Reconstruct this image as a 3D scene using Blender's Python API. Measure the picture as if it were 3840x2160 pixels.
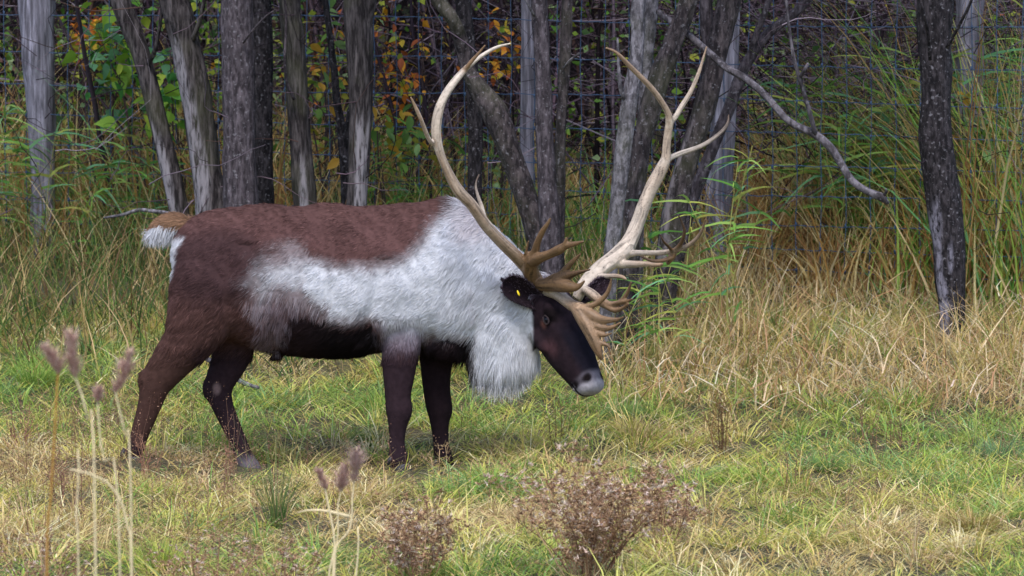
import bpy, math, random
import numpy as np
from mathutils import Vector, kdtree

for _o in list(bpy.data.objects):
    bpy.data.objects.remove(_o)
scene = bpy.context.scene
col = scene.collection
rng = np.random.default_rng(11)
random.seed(5)

# ------------------------------------------------------------------ camera
CAM = np.array([0.0, -18.0, 2.2])
FPX = 14328.0                       # focal length in pixels of the 3840 px wide photograph
PITCH = math.radians(4.31)
cam = bpy.data.cameras.new('camera')
cam.sensor_width = 36.0
cam.lens = 36.0 * FPX / 3840.0
cam.clip_start = 0.5
cam.clip_end = 1500.0
cam.dof.use_dof = True
cam.dof.focus_distance = 17.95
cam.dof.aperture_fstop = 7.0
cam_o = bpy.data.objects.new('camera', cam)
cam_o.location = CAM
cam_o.rotation_euler = (math.pi / 2 - PITCH, 0, 0)
col.objects.link(cam_o)
scene.camera = cam_o

# ------------------------------------------------------------------ sky, sun, exposure
SUN_EL = math.radians(58)
SUN_AZ = math.radians(180)          # high behind the camera, veiled by cloud
world = bpy.data.worlds.new('World')
scene.world = world
world.use_nodes = True
wn = world.node_tree.nodes
wl = world.node_tree.links
bg = wn['Background']
sky = wn.new('ShaderNodeTexSky')
sky.sky_type = 'NISHITA'
sky.sun_disc = False
sky.sun_elevation = SUN_EL
sky.sun_rotation = SUN_AZ
sky.air_density = 1.0
sky.dust_density = 1.5
sky.ozone_density = 1.0
wl.new(sky.outputs[0], bg.inputs[0])
bg.inputs[1].default_value = 0.15
sun = bpy.data.lights.new('sun', 'SUN')
sun.energy = 1.5
sun.angle = math.radians(15)
sun.color = (1.0, 0.96, 0.92)
sun_o = bpy.data.objects.new('sun', sun)
sun_o.rotation_euler = (math.pi / 2 - SUN_EL, 0, math.radians(-12))
col.objects.link(sun_o)
vs = scene.view_settings
vs.view_transform = 'Standard'
vs.look = 'None'
vs.gamma = 1.0
vs.use_curve_mapping = False
vs.exposure = 1.08
scene.cycles.use_denoising = True
scene.cycles.denoiser = 'OPENIMAGEDENOISE'
scene.cycles.denoising_input_passes = 'RGB_ALBEDO_NORMAL'
scene.cycles.max_bounces = 5
scene.cycles.diffuse_bounces = 2
scene.cycles.glossy_bounces = 2
scene.cycles.transmission_bounces = 2
scene.cycles.transparent_max_bounces = 4

# ------------------------------------------------------------------ coordinates
S = 3840.0 / 2576.0                 # measurements were taken on a 2576 px wide copy
_fw = np.array([0, math.cos(PITCH), -math.sin(PITCH)])
_up = np.array([0, math.sin(PITCH), math.cos(PITCH)])
def V(x, y, Y):
    """point at depth Y seen at (x, y) of the measuring copy"""
    xc = (x * S - 1920) / FPX
    yc = (1080 - y * S) / FPX
    d = _fw + yc * _up + np.array([xc, 0, 0])
    t = (Y - CAM[1]) / d[1]
    return CAM + d * t
def to_v(P):
    """measuring-copy coordinates of the points P"""
    q = np.asarray(P) - CAM
    z = q @ _fw
    return np.stack([(q[:, 0] / z * FPX + 1920) / S, (1080 - (q @ _up) / z * FPX) / S], 1)
def vpm(Y):                          # measuring px per metre at depth Y
    return FPX / S / (Y - CAM[1])

def hashn(ix, iy, seed):
    h = (ix.astype(np.int64) * 374761393 + iy.astype(np.int64) * 668265263 + seed * 982451653) & 0xffffffff
    h = ((h ^ (h >> 13)) * 1274126177) & 0xffffffff
    return ((h ^ (h >> 16)) & 0xffff) / 65535.0
def noise2(x, y, seed=0):
    x = np.asarray(x, float); y = np.asarray(y, float)
    ix = np.floor(x); iy = np.floor(y)
    fx = x - ix; fy = y - iy
    fx = fx * fx * (3 - 2 * fx); fy = fy * fy * (3 - 2 * fy)
    a = hashn(ix, iy, seed); b = hashn(ix + 1, iy, seed)
    c = hashn(ix, iy + 1, seed); d = hashn(ix + 1, iy + 1, seed)
    return (a * (1 - fx) + b * fx) * (1 - fy) + (c * (1 - fx) + d * fx) * fy
def fbm(x, y, seed=0, octs=3):
    s = 0; a = 0.5; n = 0
    for k in range(octs):
        s = s + a * noise2(x * 2 ** k, y * 2 ** k, seed + 17 * k); n += a; a *= 0.5
    return s / n
def sstep(a, b, x):
    t = np.clip((x - a) / (b - a), 0, 1)
    return t * t * (3 - 2 * t)

def ground_z(x, y):
    x = np.asarray(x, float); y = np.asarray(y, float)
    z = np.interp(y, [-200, 0.2, 1.2, 2.4, 3.6, 4.8, 6.5, 9, 12, 17, 24, 40, 80, 160, 600],
                  [0, 0, 0.06, 0.19, 0.33, 0.44, 0.5, 0.6, 0.85, 1.6, 3.2, 8, 17, 26, 40])
    near = 1 - sstep(5, 9, y)
    z = z + (fbm(x * 1.7 + 9, y * 1.7 + 3, 3) - 0.5) * 0.07 * near
    for gx, gy, gr, gh in ((-1.83, -0.12, 0.25, 0.05), (-0.9, 0.02, 0.22, -0.045), (-0.3, 0.0, 0.3, -0.01)):
        z = z + gh * np.exp(-((x - gx) ** 2 + (y - gy) ** 2) / (2 * gr * gr))
    return z
def G(x, y):
    """ground point seen at (x, y) of the measuring copy"""
    xc = (x * S - 1920) / FPX
    yc = (1080 - y * S) / FPX
    d = _fw + yc * _up + np.array([xc, 0, 0])
    t = 5.0
    for t in np.arange(8, 60, 0.02):
        p = CAM + d * t
        if p[2] < ground_z(p[0], p[1]):
            break
    return CAM + d * t
def fence_y(x):
    return 4.3 + (3.0 - x) * 0.38

# ------------------------------------------------------------------ mesh helpers
def srgb(r, g, b):
    c = np.array([r, g, b]) / 255.0
    return np.where(c <= 0.04045, c / 12.92, ((c + 0.055) / 1.055) ** 2.4)

def tri_mesh(name, Vt, F, cols=None, mat=None, parent=None, smooth=False, mask=None):
    Vt = np.ascontiguousarray(Vt, dtype=np.float32); F = np.ascontiguousarray(F, dtype=np.int32)
    k = F.shape[1]
    me = bpy.data.meshes.new(name)
    me.vertices.add(len(Vt)); me.vertices.foreach_set('co', Vt.ravel())
    me.loops.add(F.size); me.loops.foreach_set('vertex_index', F.ravel())
    me.polygons.add(len(F)); me.polygons.foreach_set('loop_start', np.arange(0, F.size, k, dtype=np.int32))
    me.update(calc_edges=True)
    if smooth:
        me.polygons.foreach_set('use_smooth', np.ones(len(F), bool))
    if cols is not None:
        set_col(me, cols)
    if mask is not None:
        a = me.attributes.new('bare', 'FLOAT', 'POINT'); a.data.foreach_set('value', np.ascontiguousarray(mask, dtype=np.float32))
    if mat: me.materials.append(mat)
    return link(name, me, parent)
def set_col(me, cols):
    a = me.color_attributes.new('Col', 'FLOAT_COLOR', 'POINT')
    c = np.ones((len(cols), 4), np.float32); c[:, :3] = cols
    a.data.foreach_set('color', c.ravel())
def link(name, data, parent=None):
    o = bpy.data.objects.new(name, data)
    col.objects.link(o)
    if parent is not None:
        o.parent = parent
        o.matrix_parent_inverse = parent.matrix_world.inverted() if False else o.matrix_parent_inverse
        o.location = -Vector(parent.location)      # meshes are written in world coordinates
    return o
def thing(name, label, cat, loc=(0, 0, 0), group=None):
    o = bpy.data.objects.new(name, None)
    o.empty_display_size = 0.2
    o.location = loc
    col.objects.link(o)
    tag(o, label, cat, group)
    return o
def tag(o, label=None, cat=None, group=None, kind=None):
    if label: o['label'] = label
    if cat: o['category'] = cat
    if group: o['group'] = group
    if kind: o['kind'] = kind

class Bag:
    """collects triangles with vertex colours"""
    def __init__(s): s.v = []; s.f = []; s.c = []; s.n = 0
    def add(s, v, f, c):
        v = np.asarray(v); s.v.append(v); s.f.append(np.asarray(f) + s.n)
        c = np.asarray(c, float)
        s.c.append(np.broadcast_to(c, (len(v), 3)) if c.ndim == 1 else c)
        s.n += len(v)
    def build(s, name, mat, parent=None, smooth=False):
        return tri_mesh(name, np.concatenate(s.v), np.concatenate(s.f), np.concatenate(s.c), mat, parent, smooth)

def spline(pts, step):
    """Catmull-Rom through rows of pts (any number of columns, first three are xyz)"""
    P = np.asarray(pts, float)
    if len(P) == 2:
        n = max(2, int(np.linalg.norm(P[1, :3] - P[0, :3]) / step) + 1)
        return P[0] + (P[1] - P[0]) * np.linspace(0, 1, n)[:, None]
    Q = np.vstack([2 * P[0] - P[1], P, 2 * P[-1] - P[-2]])
    out = []
    for i in range(1, len(Q) - 2):
        n = max(1, int(np.linalg.norm(Q[i + 1, :3] - Q[i, :3]) / step))
        t = (np.arange(n) / n)[:, None]
        a, b, c, d = Q[i - 1], Q[i], Q[i + 1], Q[i + 2]
        out.append(0.5 * (2 * b + (c - a) * t + (2 * a - 5 * b + 4 * c - d) * t ** 2 + (3 * b - a - 3 * c + d) * t ** 3))
    out.append(P[-1:])
    return np.vstack(out)

def tube(P, R, sides=8, rr=None, cap=True):
    """tube along points P with radii R; rr(theta array, index) scales the radius"""
    P = np.asarray(P, float); n = len(P); R = np.broadcast_to(np.asarray(R, float), (n,))
    T = np.gradient(P, axis=0); T /= np.linalg.norm(T, axis=1)[:, None] + 1e-9
    ref = np.array([0.31, 0.9, 0.2]) if abs(T[0] @ np.array([0.31, 0.9, 0.2])) < 0.9 else np.array([1.0, 0, 0])
    Nn = np.zeros((n, 3)); a = ref
    for i in range(n):
        a = a - T[i] * (a @ T[i]); a = a / (np.linalg.norm(a) + 1e-9); Nn[i] = a
    B = np.cross(T, Nn)
    th = np.linspace(0, 2 * np.pi, sides, endpoint=False)
    rad = R[:, None] * np.ones(sides)[None]
    if rr is not None: rad = rad * rr(th[None, :], np.arange(n)[:, None])
    v = P[:, None] + rad[..., None] * (np.cos(th)[None, :, None] * Nn[:, None] + np.sin(th)[None, :, None] * B[:, None])
    v = v.reshape(-1, 3)
    i = np.arange(n - 1)[:, None] * sides; j = np.arange(sides)[None]; j2 = (j + 1) % sides
    q = np.stack([i + j, i + j2, i + sides + j2, i + sides + j], -1).reshape(-1, 4)
    f = np.vstack([q[:, [0, 1, 2]], q[:, [0, 2, 3]]])
    if cap:
        m = len(v)
        v = np.vstack([v, P[0], P[-1]])
        jj = np.arange(sides); k2 = (jj + 1) % sides; e = (n - 1) * sides
        f = np.vstack([f, np.stack([k2, jj, np.full(sides, m)], 1), np.stack([e + jj, e + k2, np.full(sides, m + 1)], 1)])
    return v, f

def blades(base, d0, bend, L, W, colr, segs=3, wdir=None, tipcol=None, gam=0.75):
    """ribbons: base Nx3, start direction d0 Nx3, bend vector Nx3 (added with t^2), length L, width W"""
    n = len(base); L = np.broadcast_to(L, (n,)); W = np.broadcast_to(W, (n,))
    if wdir is None:
        a = rng.uniform(0, 2 * np.pi, n)
        wdir = np.stack([np.cos(a), np.sin(a), np.zeros(n)], 1)
    m = 2 * segs + 1
    Vt = np.zeros((n, m, 3)); C = np.zeros((n, m, 3))
    for k in range(segs + 1):
        t = k / segs
        c = base + L[:, None] * (d0 * t + bend * t * t)
        cc = colr if tipcol is None else colr * (1 - t) + tipcol * t
        if k < segs:
            w = (W * (1 - t) ** gam * 0.5)[:, None] * wdir
            Vt[:, 2 * k] = c - w; Vt[:, 2 * k + 1] = c + w
            C[:, 2 * k] = cc; C[:, 2 * k + 1] = cc
        else:
            Vt[:, 2 * k] = c; C[:, 2 * k] = cc
    f = []
    for k in range(segs - 1):
        a = 2 * k
        f += [[a, a + 1, a + 3], [a, a + 3, a + 2]]
    a = 2 * (segs - 1)
    f.append([a, a + 1, a + 2])
    f = np.array(f)
    F = (np.arange(n) * m)[:, None, None] + f[None]
    return Vt.reshape(-1, 3), F.reshape(-1, 3), C.reshape(-1, 3)

def leaves(pos, dirv, nrm, L, W, colr):
    """pointed folded leaves of four triangles"""
    n = len(pos); L = np.broadcast_to(L, (n,))[:, None]; W = np.broadcast_to(W, (n,))[:, None]
    dirv = dirv / np.linalg.norm(dirv, axis=1)[:, None]
    s = np.cross(dirv, nrm); s /= np.linalg.norm(s, axis=1)[:, None] + 1e-9
    u = np.cross(s, dirv)
    Vt = np.stack([pos, pos + dirv * L * 0.42 - s * W * 0.5 + u * W * 0.14, pos + dirv * L * 0.42 + s * W * 0.5 + u * W * 0.14,
                   pos + dirv * L - u * L * 0.12, pos + dirv * L * 0.45], 1)
    f = np.array([[0, 4, 1], [0, 2, 4], [1, 4, 3], [4, 2, 3]])
    F = (np.arange(n) * 5)[:, None, None] + f[None]
    return Vt.reshape(-1, 3), F.reshape(-1, 3), np.repeat(colr, 5, 0)

def rand_dirs(n, zlo=-1, zhi=1):
    a = rng.uniform(0, 2 * np.pi, n); z = rng.uniform(zlo, zhi, n)
    r = np.sqrt(np.maximum(0, 1 - z * z))
    return np.stack([r * np.cos(a), r * np.sin(a), z], 1)
def pick(palette, n, w=None, jit=0.15):
    p = np.array(palette); k = rng.choice(len(p), n, p=None if w is None else np.array(w) / np.sum(w))
    c = p[k] * rng.uniform(1 - jit, 1 + jit, (n, 1)) * rng.uniform(0.94, 1.06, (n, 3))
    return np.clip(c, 0, 0.9)

# ------------------------------------------------------------------ materials
def attr_mat(name, rough=0.8, transl=0.0, spec=0.2, noise=0.0, scale=60, bump=0.0):
    m = bpy.data.materials.new(name); m.use_nodes = True
    nt = m.node_tree; b = nt.nodes['Principled BSDF']
    a = nt.nodes.new('ShaderNodeVertexColor'); a.layer_name = 'Col'
    out = a.outputs[0]
    if noise or bump:
        tc = nt.nodes.new('ShaderNodeTexCoord')
        nz = nt.nodes.new('ShaderNodeTexNoise'); nz.inputs['Scale'].default_value = scale; nz.inputs['Detail'].default_value = 4
        nt.links.new(tc.outputs['Object'], nz.inputs['Vector'])
    if noise:
        mr = nt.nodes.new('ShaderNodeMapRange')
        mr.inputs['From Min'].default_value = 0.3; mr.inputs['From Max'].default_value = 0.7
        mr.inputs['To Min'].default_value = 1 - noise; mr.inputs['To Max'].default_value = 1 + noise * 0.6
        nt.links.new(nz.outputs[0], mr.inputs[0])
        mx = nt.nodes.new('ShaderNodeVectorMath'); mx.operation = 'SCALE'
        nt.links.new(out, mx.inputs[0]); nt.links.new(mr.outputs[0], mx.inputs['Scale'])
        out = mx.outputs[0]
    nt.links.new(out, b.inputs['Base Color'])
    b.inputs['Roughness'].default_value = rough
    b.inputs['Specular IOR Level'].default_value = spec
    if bump:
        bp = nt.nodes.new('ShaderNodeBump'); bp.inputs['Strength'].default_value = bump; bp.inputs['Distance'].default_value = 0.004
        nt.links.new(nz.outputs[0], bp.inputs['Height']); nt.links.new(bp.outputs[0], b.inputs['Normal'])
    if transl:
        tr = nt.nodes.new('ShaderNodeBsdfTranslucent'); nt.links.new(out, tr.inputs[0])
        mix = nt.nodes.new('ShaderNodeMixShader'); mix.inputs[0].default_value = transl
        nt.links.new(b.outputs[0], mix.inputs[1]); nt.links.new(tr.outputs[0], mix.inputs[2])
        nt.links.new(mix.outputs[0], nt.nodes['Material Output'].inputs[0])
    return m
def plain_mat(name, c, rough=0.6, spec=0.3, metal=0.0):
    m = bpy.data.materials.new(name); m.use_nodes = True
    b = m.node_tree.nodes['Principled BSDF']
    nt = m.node_tree
    tc = nt.nodes.new('ShaderNodeTexCoord'); nz = nt.nodes.new('ShaderNodeTexNoise'); nz.inputs['Scale'].default_value = 40
    nt.links.new(tc.outputs['Object'], nz.inputs['Vector'])
    rp = nt.nodes.new('ShaderNodeValToRGB')
    rp.color_ramp.elements[0].color = (*(np.array(c) * 0.75), 1); rp.color_ramp.elements[1].color = (*np.clip(np.array(c) * 1.2, 0, 0.9), 1)
    rp.color_ramp.elements[0].position = 0.35; rp.color_ramp.elements[1].position = 0.65
    nt.links.new(nz.outputs[0], rp.inputs[0]); nt.links.new(rp.outputs[0], b.inputs['Base Color'])
    b.inputs['Roughness'].default_value = rough; b.inputs['Specular IOR Level'].default_value = spec; b.inputs['Metallic'].default_value = metal
    return m
def bark_mat(name, dark, light, bare=(0.42, 0.38, 0.42), scale=9.0, stretch=0.16, fleck=0.0, moss=0.0, bump=0.9):
    m = bpy.data.materials.new(name); m.use_nodes = True
    nt = m.node_tree; N = nt.nodes; L = nt.links; b = N['Principled BSDF']
    tc = N.new('ShaderNodeTexCoord'); mp = N.new('ShaderNodeMapping'); mp.inputs['Scale'].default_value = (scale, scale, scale * stretch)
    L.new(tc.outputs['Object'], mp.inputs[0])
    nz = N.new('ShaderNodeTexNoise'); nz.inputs['Scale'].default_value = 4.0; nz.inputs['Detail'].default_value = 7; nz.inputs['Roughness'].default_value = 0.65
    L.new(mp.outputs[0], nz.inputs['Vector'])
    rp = N.new('ShaderNodeValToRGB'); e = rp.color_ramp.elements
    e[0].position = 0.41; e[0].color = (*dark, 1); e[1].position = 0.62; e[1].color = (*light, 1)
    L.new(nz.outputs[0], rp.inputs[0])
    cur = rp.outputs[0]
    def over(fac, colour, cur):
        mx = N.new('ShaderNodeMix'); mx.data_type = 'RGBA'
        L.new(fac, mx.inputs[0]); L.new(cur, mx.inputs[6])
        if isinstance(colour, tuple): mx.inputs[7].default_value = (*colour, 1)
        else: L.new(colour, mx.inputs[7])
        return mx.outputs[2]
    def thresh(scale_, lo, hi, amount, src):
        n2 = N.new('ShaderNodeTexNoise'); n2.inputs['Scale'].default_value = scale_; n2.inputs['Detail'].default_value = 3
        L.new(src, n2.inputs['Vector'])
        mr = N.new('ShaderNodeMapRange'); mr.inputs['From Min'].default_value = lo; mr.inputs['From Max'].default_value = hi
        mr.inputs['To Max'].default_value = amount
        L.new(n2.outputs[0], mr.inputs[0]); return mr.outputs[0]
    pt = thresh(2.2, 0.42, 0.62, 0.55, mp.outputs[0]); cur = over(pt, tuple(np.array(dark) * 0.6), cur)
    if moss: cur = over(thresh(3.0, 0.5, 0.68, moss, tc.outputs['Object']), (0.10, 0.105, 0.05), cur)
    if fleck: cur = over(thresh(55.0, 0.6, 0.7, fleck, tc.outputs['Object']), (0.40, 0.38, 0.42), cur)
    at = N.new('ShaderNodeAttribute'); at.attribute_name = 'bare'
    rb = N.new('ShaderNodeValToRGB'); eb = rb.color_ramp.elements
    eb[0].position = 0.3; eb[0].color = (*(np.array(bare) * 0.55), 1); eb[1].position = 0.62; eb[1].color = (*bare, 1)
    L.new(nz.outputs[0], rb.inputs[0])
    ms = N.new('ShaderNodeMapRange'); ms.inputs['From Min'].default_value = 0.36; ms.inputs['From Max'].default_value = 0.52
    L.new(nz.outputs[0], ms.inputs[0])
    mm = N.new('ShaderNodeMath'); mm.operation = 'MULTIPLY'; L.new(ms.outputs[0], mm.inputs[0]); L.new(at.outputs['Fac'], mm.inputs[1])
    cur = over(mm.outputs[0], rb.outputs[0], cur)
    L.new(cur, b.inputs['Base Color'])
    b.inputs['Roughness'].default_value = 0.9; b.inputs['Specular IOR Level'].default_value = 0.15
    bp = N.new('ShaderNodeBump'); bp.inputs['Strength'].default_value = bump; bp.inputs['Distance'].default_value = 0.012
    L.new(nz.outputs[0], bp.inputs['Height']); L.new(bp.outputs[0], b.inputs['Normal'])
    return m

M_grass = attr_mat('grass', 0.75, 0.28, 0.25)
M_leaf = attr_mat('leaf', 0.6, 0.3, 0.3)
M_twig = attr_mat('twig', 0.9, 0, 0.1)
M_seed = attr_mat('seed', 0.95, 0.1, 0.05)
M_fur = attr_mat('fur', 0.85, 0.12, 0.06)
M_skin = attr_mat('hide', 0.9, 0, 0.06, noise=0.25, scale=45, bump=0.3)
M_antler = attr_mat('antler_bone', 0.55, 0, 0.35, noise=0.16, scale=55, bump=0.4)
M_hoof = plain_mat('hoof_horn', (0.03, 0.027, 0.03), 0.4)
M_eye = plain_mat('eye_wet', (0.004, 0.004, 0.007), 0.08, 0.18)
M_nose = plain_mat('nostril_skin', (0.008, 0.007, 0.008), 0.7, 0.1)
M_tag = plain_mat('yellow_plastic', (0.75, 0.55, 0.02), 0.4)
M_wire = plain_mat('galvanised_wire', (0.055, 0.095, 0.17), 0.55, 0.3, 0.1)

# ------------------------------------------------------------------ terrain
def make_ground():
    xs = np.concatenate([np.linspace(-400, -12, 18), np.linspace(-10, -5, 14), np.linspace(-4.8, 4.8, 120), np.linspace(5, 10, 14), np.linspace(12, 400, 18)])
    ys = np.concatenate([np.linspace(-120, -10, 18), np.linspace(-9, -6, 10), np.linspace(-5.8, 7, 150), np.linspace(7.3, 30, 50), np.linspace(34, 600, 30)])
    X, Y = np.meshgrid(xs, ys)
    Z = ground_z(X, Y)
    v = np.stack([X, Y, Z], -1).reshape(-1, 3)
    nx, ny = len(xs), len(ys)
    i, j = np.meshgrid(np.arange(nx - 1), np.arange(ny - 1)); a = (j * nx + i).ravel()
    q = np.stack([a, a + 1, a + nx + 1, a + nx], 1)
    m = bpy.data.materials.new('soil_and_thatch'); m.use_nodes = True
    nt = m.node_tree; N = nt.nodes; L = nt.links; b = N['Principled BSDF']
    tc = N.new('ShaderNodeTexCoord')
    n1 = N.new('ShaderNodeTexNoise'); n1.inputs['Scale'].default_value = 2.2; n1.inputs['Detail'].default_value = 6
    n2 = N.new('ShaderNodeTexNoise'); n2.inputs['Scale'].default_value = 70; n2.inputs['Detail'].default_value = 4
    L.new(tc.outputs['Object'], n1.inputs['Vector']); L.new(tc.outputs['Object'], n2.inputs['Vector'])
    r1 = N.new('ShaderNodeValToRGB'); e = r1.color_ramp.elements
    e[0].position = 0.38; e[0].color = (0.055, 0.055, 0.02, 1); e[1].position = 0.62; e[1].color = (0.10, 0.08, 0.04, 1)
    r2 = N.new('ShaderNodeValToRGB'); e = r2.color_ramp.elements
    e[0].position = 0.35; e[0].color = (0.35, 0.32, 0.3, 1); e[1].position = 0.65; e[1].color = (1.2, 1.2, 1.1, 1)
    L.new(n1.outputs[0], r1.inputs[0]); L.new(n2.outputs[0], r2.inputs[0])
    mx = N.new('ShaderNodeMix'); mx.data_type = 'RGBA'; mx.blend_type = 'MULTIPLY'; mx.inputs[0].default_value = 1
    L.new(r1.outputs[0], mx.inputs[6]); L.new(r2.outputs[0], mx.inputs[7]); L.new(mx.outputs[2], b.inputs['Base Color'])
    b.inputs['Roughness'].default_value = 0.95
    bp = N.new('ShaderNodeBump'); bp.inputs['Strength'].default_value = 0.8; bp.inputs['Distance'].default_value = 0.03
    L.new(n2.outputs[0], bp.inputs['Height']); L.new(bp.outputs[0], b.inputs['Normal'])
    o = tri_mesh('ground', v, q, None, m, None, True)
    tag(o, 'rough meadow ground rising to the wood', None, None, 'structure')
make_ground()

# ------------------------------------------------------------------ reindeer
PX = 1.0 / vpm(0.0)                 # metres per measuring px at the animal
rd = thing('reindeer', 'brown reindeer bull with white neck mane and tall antlers, head lowered, in the meadow', 'reindeer', tuple(V(800, 1170, 0)))

def loft(C, U, W, ru, rw_p, rw_n, n=32, pw=1.0):
    """closed loft: centres C, axes U and W (rows), radius ru along U, rw_p/rw_n along +W/-W"""
    th = np.linspace(0, 2 * np.pi, n, endpoint=False)
    c = np.sign(np.cos(th)) * np.abs(np.cos(th)) ** pw
    s = np.sin(th)
    rows = []
    for k in range(len(C)):
        rw = np.where(s >= 0, rw_p[k], rw_n[k])
        rows.append(C[k] + ru[k] * c[:, None] * U[k] + (rw * s)[:, None] * W[k])
    v = np.vstack(rows); m = len(C)
    i = np.arange(m - 1)[:, None] * n; j = np.arange(n)[None]; j2 = (j + 1) % n
    q = np.stack([i + j, i + j2, i + n + j2, i + n + j], -1).reshape(-1, 4)
    f = np.vstack([q[:, [0, 1, 2]], q[:, [0, 2, 3]]])
    a = len(v); v = np.vstack([v, C[0], C[-1]])
    jj = np.arange(n); k2 = (jj + 1) % n; e = (m - 1) * n
    f = np.vstack([f, np.stack([k2, jj, np.full(n, a)], 1), np.stack([e + jj, e + k2, np.full(n, a + 1)], 1)])
    return v, f
def smooth_rows(rows, n):
    R = np.asarray(rows, float)
    t = np.linspace(0, len(R) - 1, n)
    Q = np.vstack([2 * R[0] - R[1], R, 2 * R[-1] - R[-2]])
    out = []
    for tt in t:
        i = min(int(tt), len(R) - 2); f = tt - i
        a, b, c, d = Q[i], Q[i + 1], Q[i + 2], Q[i + 3]
        out.append(0.5 * (2 * b + (c - a) * f + (2 * a - 5 * b + 4 * c - d) * f ** 2 + (3 * b - a - 3 * c + d) * f ** 3))
    return np.array(out)

EX, EY, EZ = np.eye(3)
parts = []
# torso: x, top, bottom, half width
T = smooth_rows([(436, 605, 660, .06), (445, 584, 700, .12), (465, 562, 750, .18), (495, 543, 800, .22), (550, 524, 838, .25), (620, 517, 866, .265),
     (700, 514, 888, .275), (800, 513, 898, .285), (900, 517, 896, .28), (960, 518, 884, .27), (1020, 509, 872, .25),
     (1080, 498, 866, .235), (1130, 499, 868, .22), (1175, 520, 874, .20), (1215, 560, 862, .16), (1240, 620, 810, .10)], 60)
C = []; ru = []; rp = []; rn = []
for x, a, b, hw in T:
    c = V(x, a + (b - a) * 0.52, 0); C.append(c); ru.append(hw)
    rp.append(V(x, a, 0)[2] - c[2]); rn.append(c[2] - V(x, b, 0)[2])
v, f = loft(np.array(C), [EY] * len(C), [EZ] * len(C), ru, rp, rn, 40, 0.85)
# narrower towards the spine
for k in range(len(C)):
    seg = v[k * 40:(k + 1) * 40]; dz = (seg[:, 2] - C[k][2]) / max(rp[k], 1e-4)
    seg[:, 1] *= np.where(dz > 0, 1 - 0.22 * np.clip(dz, 0, 1) ** 2, 1)
parts.append((v, f))
def limb(rows, Y, lat=0.8, n=24):
    """rows: x, y, width px, [Y offset, lateral factor]; sections perpendicular to the path in the picture plane"""
    R = smooth_rows([tuple(r) + (0.0, lat) * (len(r) == 3) if len(r) == 3 else r for r in rows], 34)
    C = np.array([V(r[0], r[1], Y + r[3]) for r in R])
    T = np.gradient(C, axis=0); T[:, 1] *= 0.3; T /= np.linalg.norm(T, axis=1)[:, None]
    Wd = np.cross(T, EY); Wd /= np.linalg.norm(Wd, axis=1)[:, None]
    r = R[:, 2] / 2 * PX
    return loft(C, [EY] * len(C), Wd, r * R[:, 4], r, r, n)
NH = [(545, 640, 150, .03, .75), (530, 700, 190, .0, .75), (512, 770, 178, -.01, .72), (486, 838, 140, -.01, .70), (448, 893, 108, 0, .68), (410, 938, 92, 0, .68),
      (390, 970, 80, 0, .7), (379, 1010, 64, 0, .75), (366, 1050, 55, 0, .8), (352, 1090, 48, 0, .85), (344, 1118, 46, 0, .9), (338, 1138, 44, 0, .95), (337, 1152, 40, 0, .95)]
FH = [(570, 700, 150, .02, .7), (590, 790, 150, .02, .7), (592, 850, 120, 0, .7), (582, 900, 96, 0, .7), (560, 945, 82, 0, .72), (550, 978, 72, 0, .75), (558, 1015, 58, 0, .8),
      (577, 1060, 50, 0, .85), (596, 1105, 47, 0, .9), (612, 1145, 48, 0, .95), (627, 1174, 54, 0, .95), (637, 1194, 52, 0, .95)]
NF = [(1010, 660, 150, .02, .55), (1005, 760, 140, .0, .6), (1006, 840, 112, 0, .66), (1006, 890, 96, 0, .72), (1003, 950, 80, 0, .75), (1001, 1000, 66, 0, .82), (1004, 1032, 69, 0, .88),
      (1001, 1064, 52, 0, .92), (999, 1098, 41, 0, .95), (999, 1126, 42, 0, .95), (1002, 1150, 49, 0, .95), (1008, 1172, 46, 0, .95)]
FF = [(1090, 680, 150, .0, .55), (1098, 800, 130, .0, .6), (1100, 880, 96, 0, .7), (1097, 930, 80, 0, .75), (1099, 985, 70, 0, .8), (1106, 1030, 68, 0, .88), (1106, 1060, 52, 0, .92),
      (1108, 1100, 41, 0, .95), (1111, 1130, 45, 0, .95), (1116, 1155, 48, 0, .95), (1122, 1178, 47, 0, .95)]
LEGS = [(NH, -0.14), (FH, 0.05), (NF, -0.13), (FF, 0.12)]
for R, Y in LEGS: parts.append(limb(R, Y))
# hock points
for x, y, Y, r in ((372, 958, -0.14, 26), (534, 976, 0.05, 26)):
    c = V(x, y, Y); t = np.linspace(-1, 1, 9)[1:-1]
    parts.append(loft(np.array([c + EZ * k * r * 1.4 * PX for k in t]), [EY] * 7, [EX] * 7, np.sqrt(1 - t * t) * r * PX * 0.9, np.sqrt(1 - t * t) * r * PX, np.sqrt(1 - t * t) * r * PX, 16))
# neck: x, y, half height up, half height down (px), half width, Y
def sweep(rows, n=30, sides=32):
    R = smooth_rows(rows, n)
    C = np.array([V(r[0], r[1], r[5]) for r in R])
    T = np.gradient(C, axis=0); T /= np.linalg.norm(T, axis=1)[:, None]
    U = np.cross(EZ, T); U /= np.linalg.norm(U, axis=1)[:, None]
    Wd = np.cross(T, U)
    return loft(C, U, Wd, R[:, 4], R[:, 2] * PX, R[:, 3] * PX, sides)
parts.append(sweep([(1090, 670, 150, 170, .17, 0), (1150, 700, 163, 165, .185, 0), (1205, 725, 150, 150, .18, -.005), (1255, 750, 130, 140, .16, -.015), (1300, 775, 110, 125, .135, -.03),
                    (1338, 795, 85, 112, .115, -.045), (1362, 808, 50, 75, .085, -.06)]))
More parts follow.
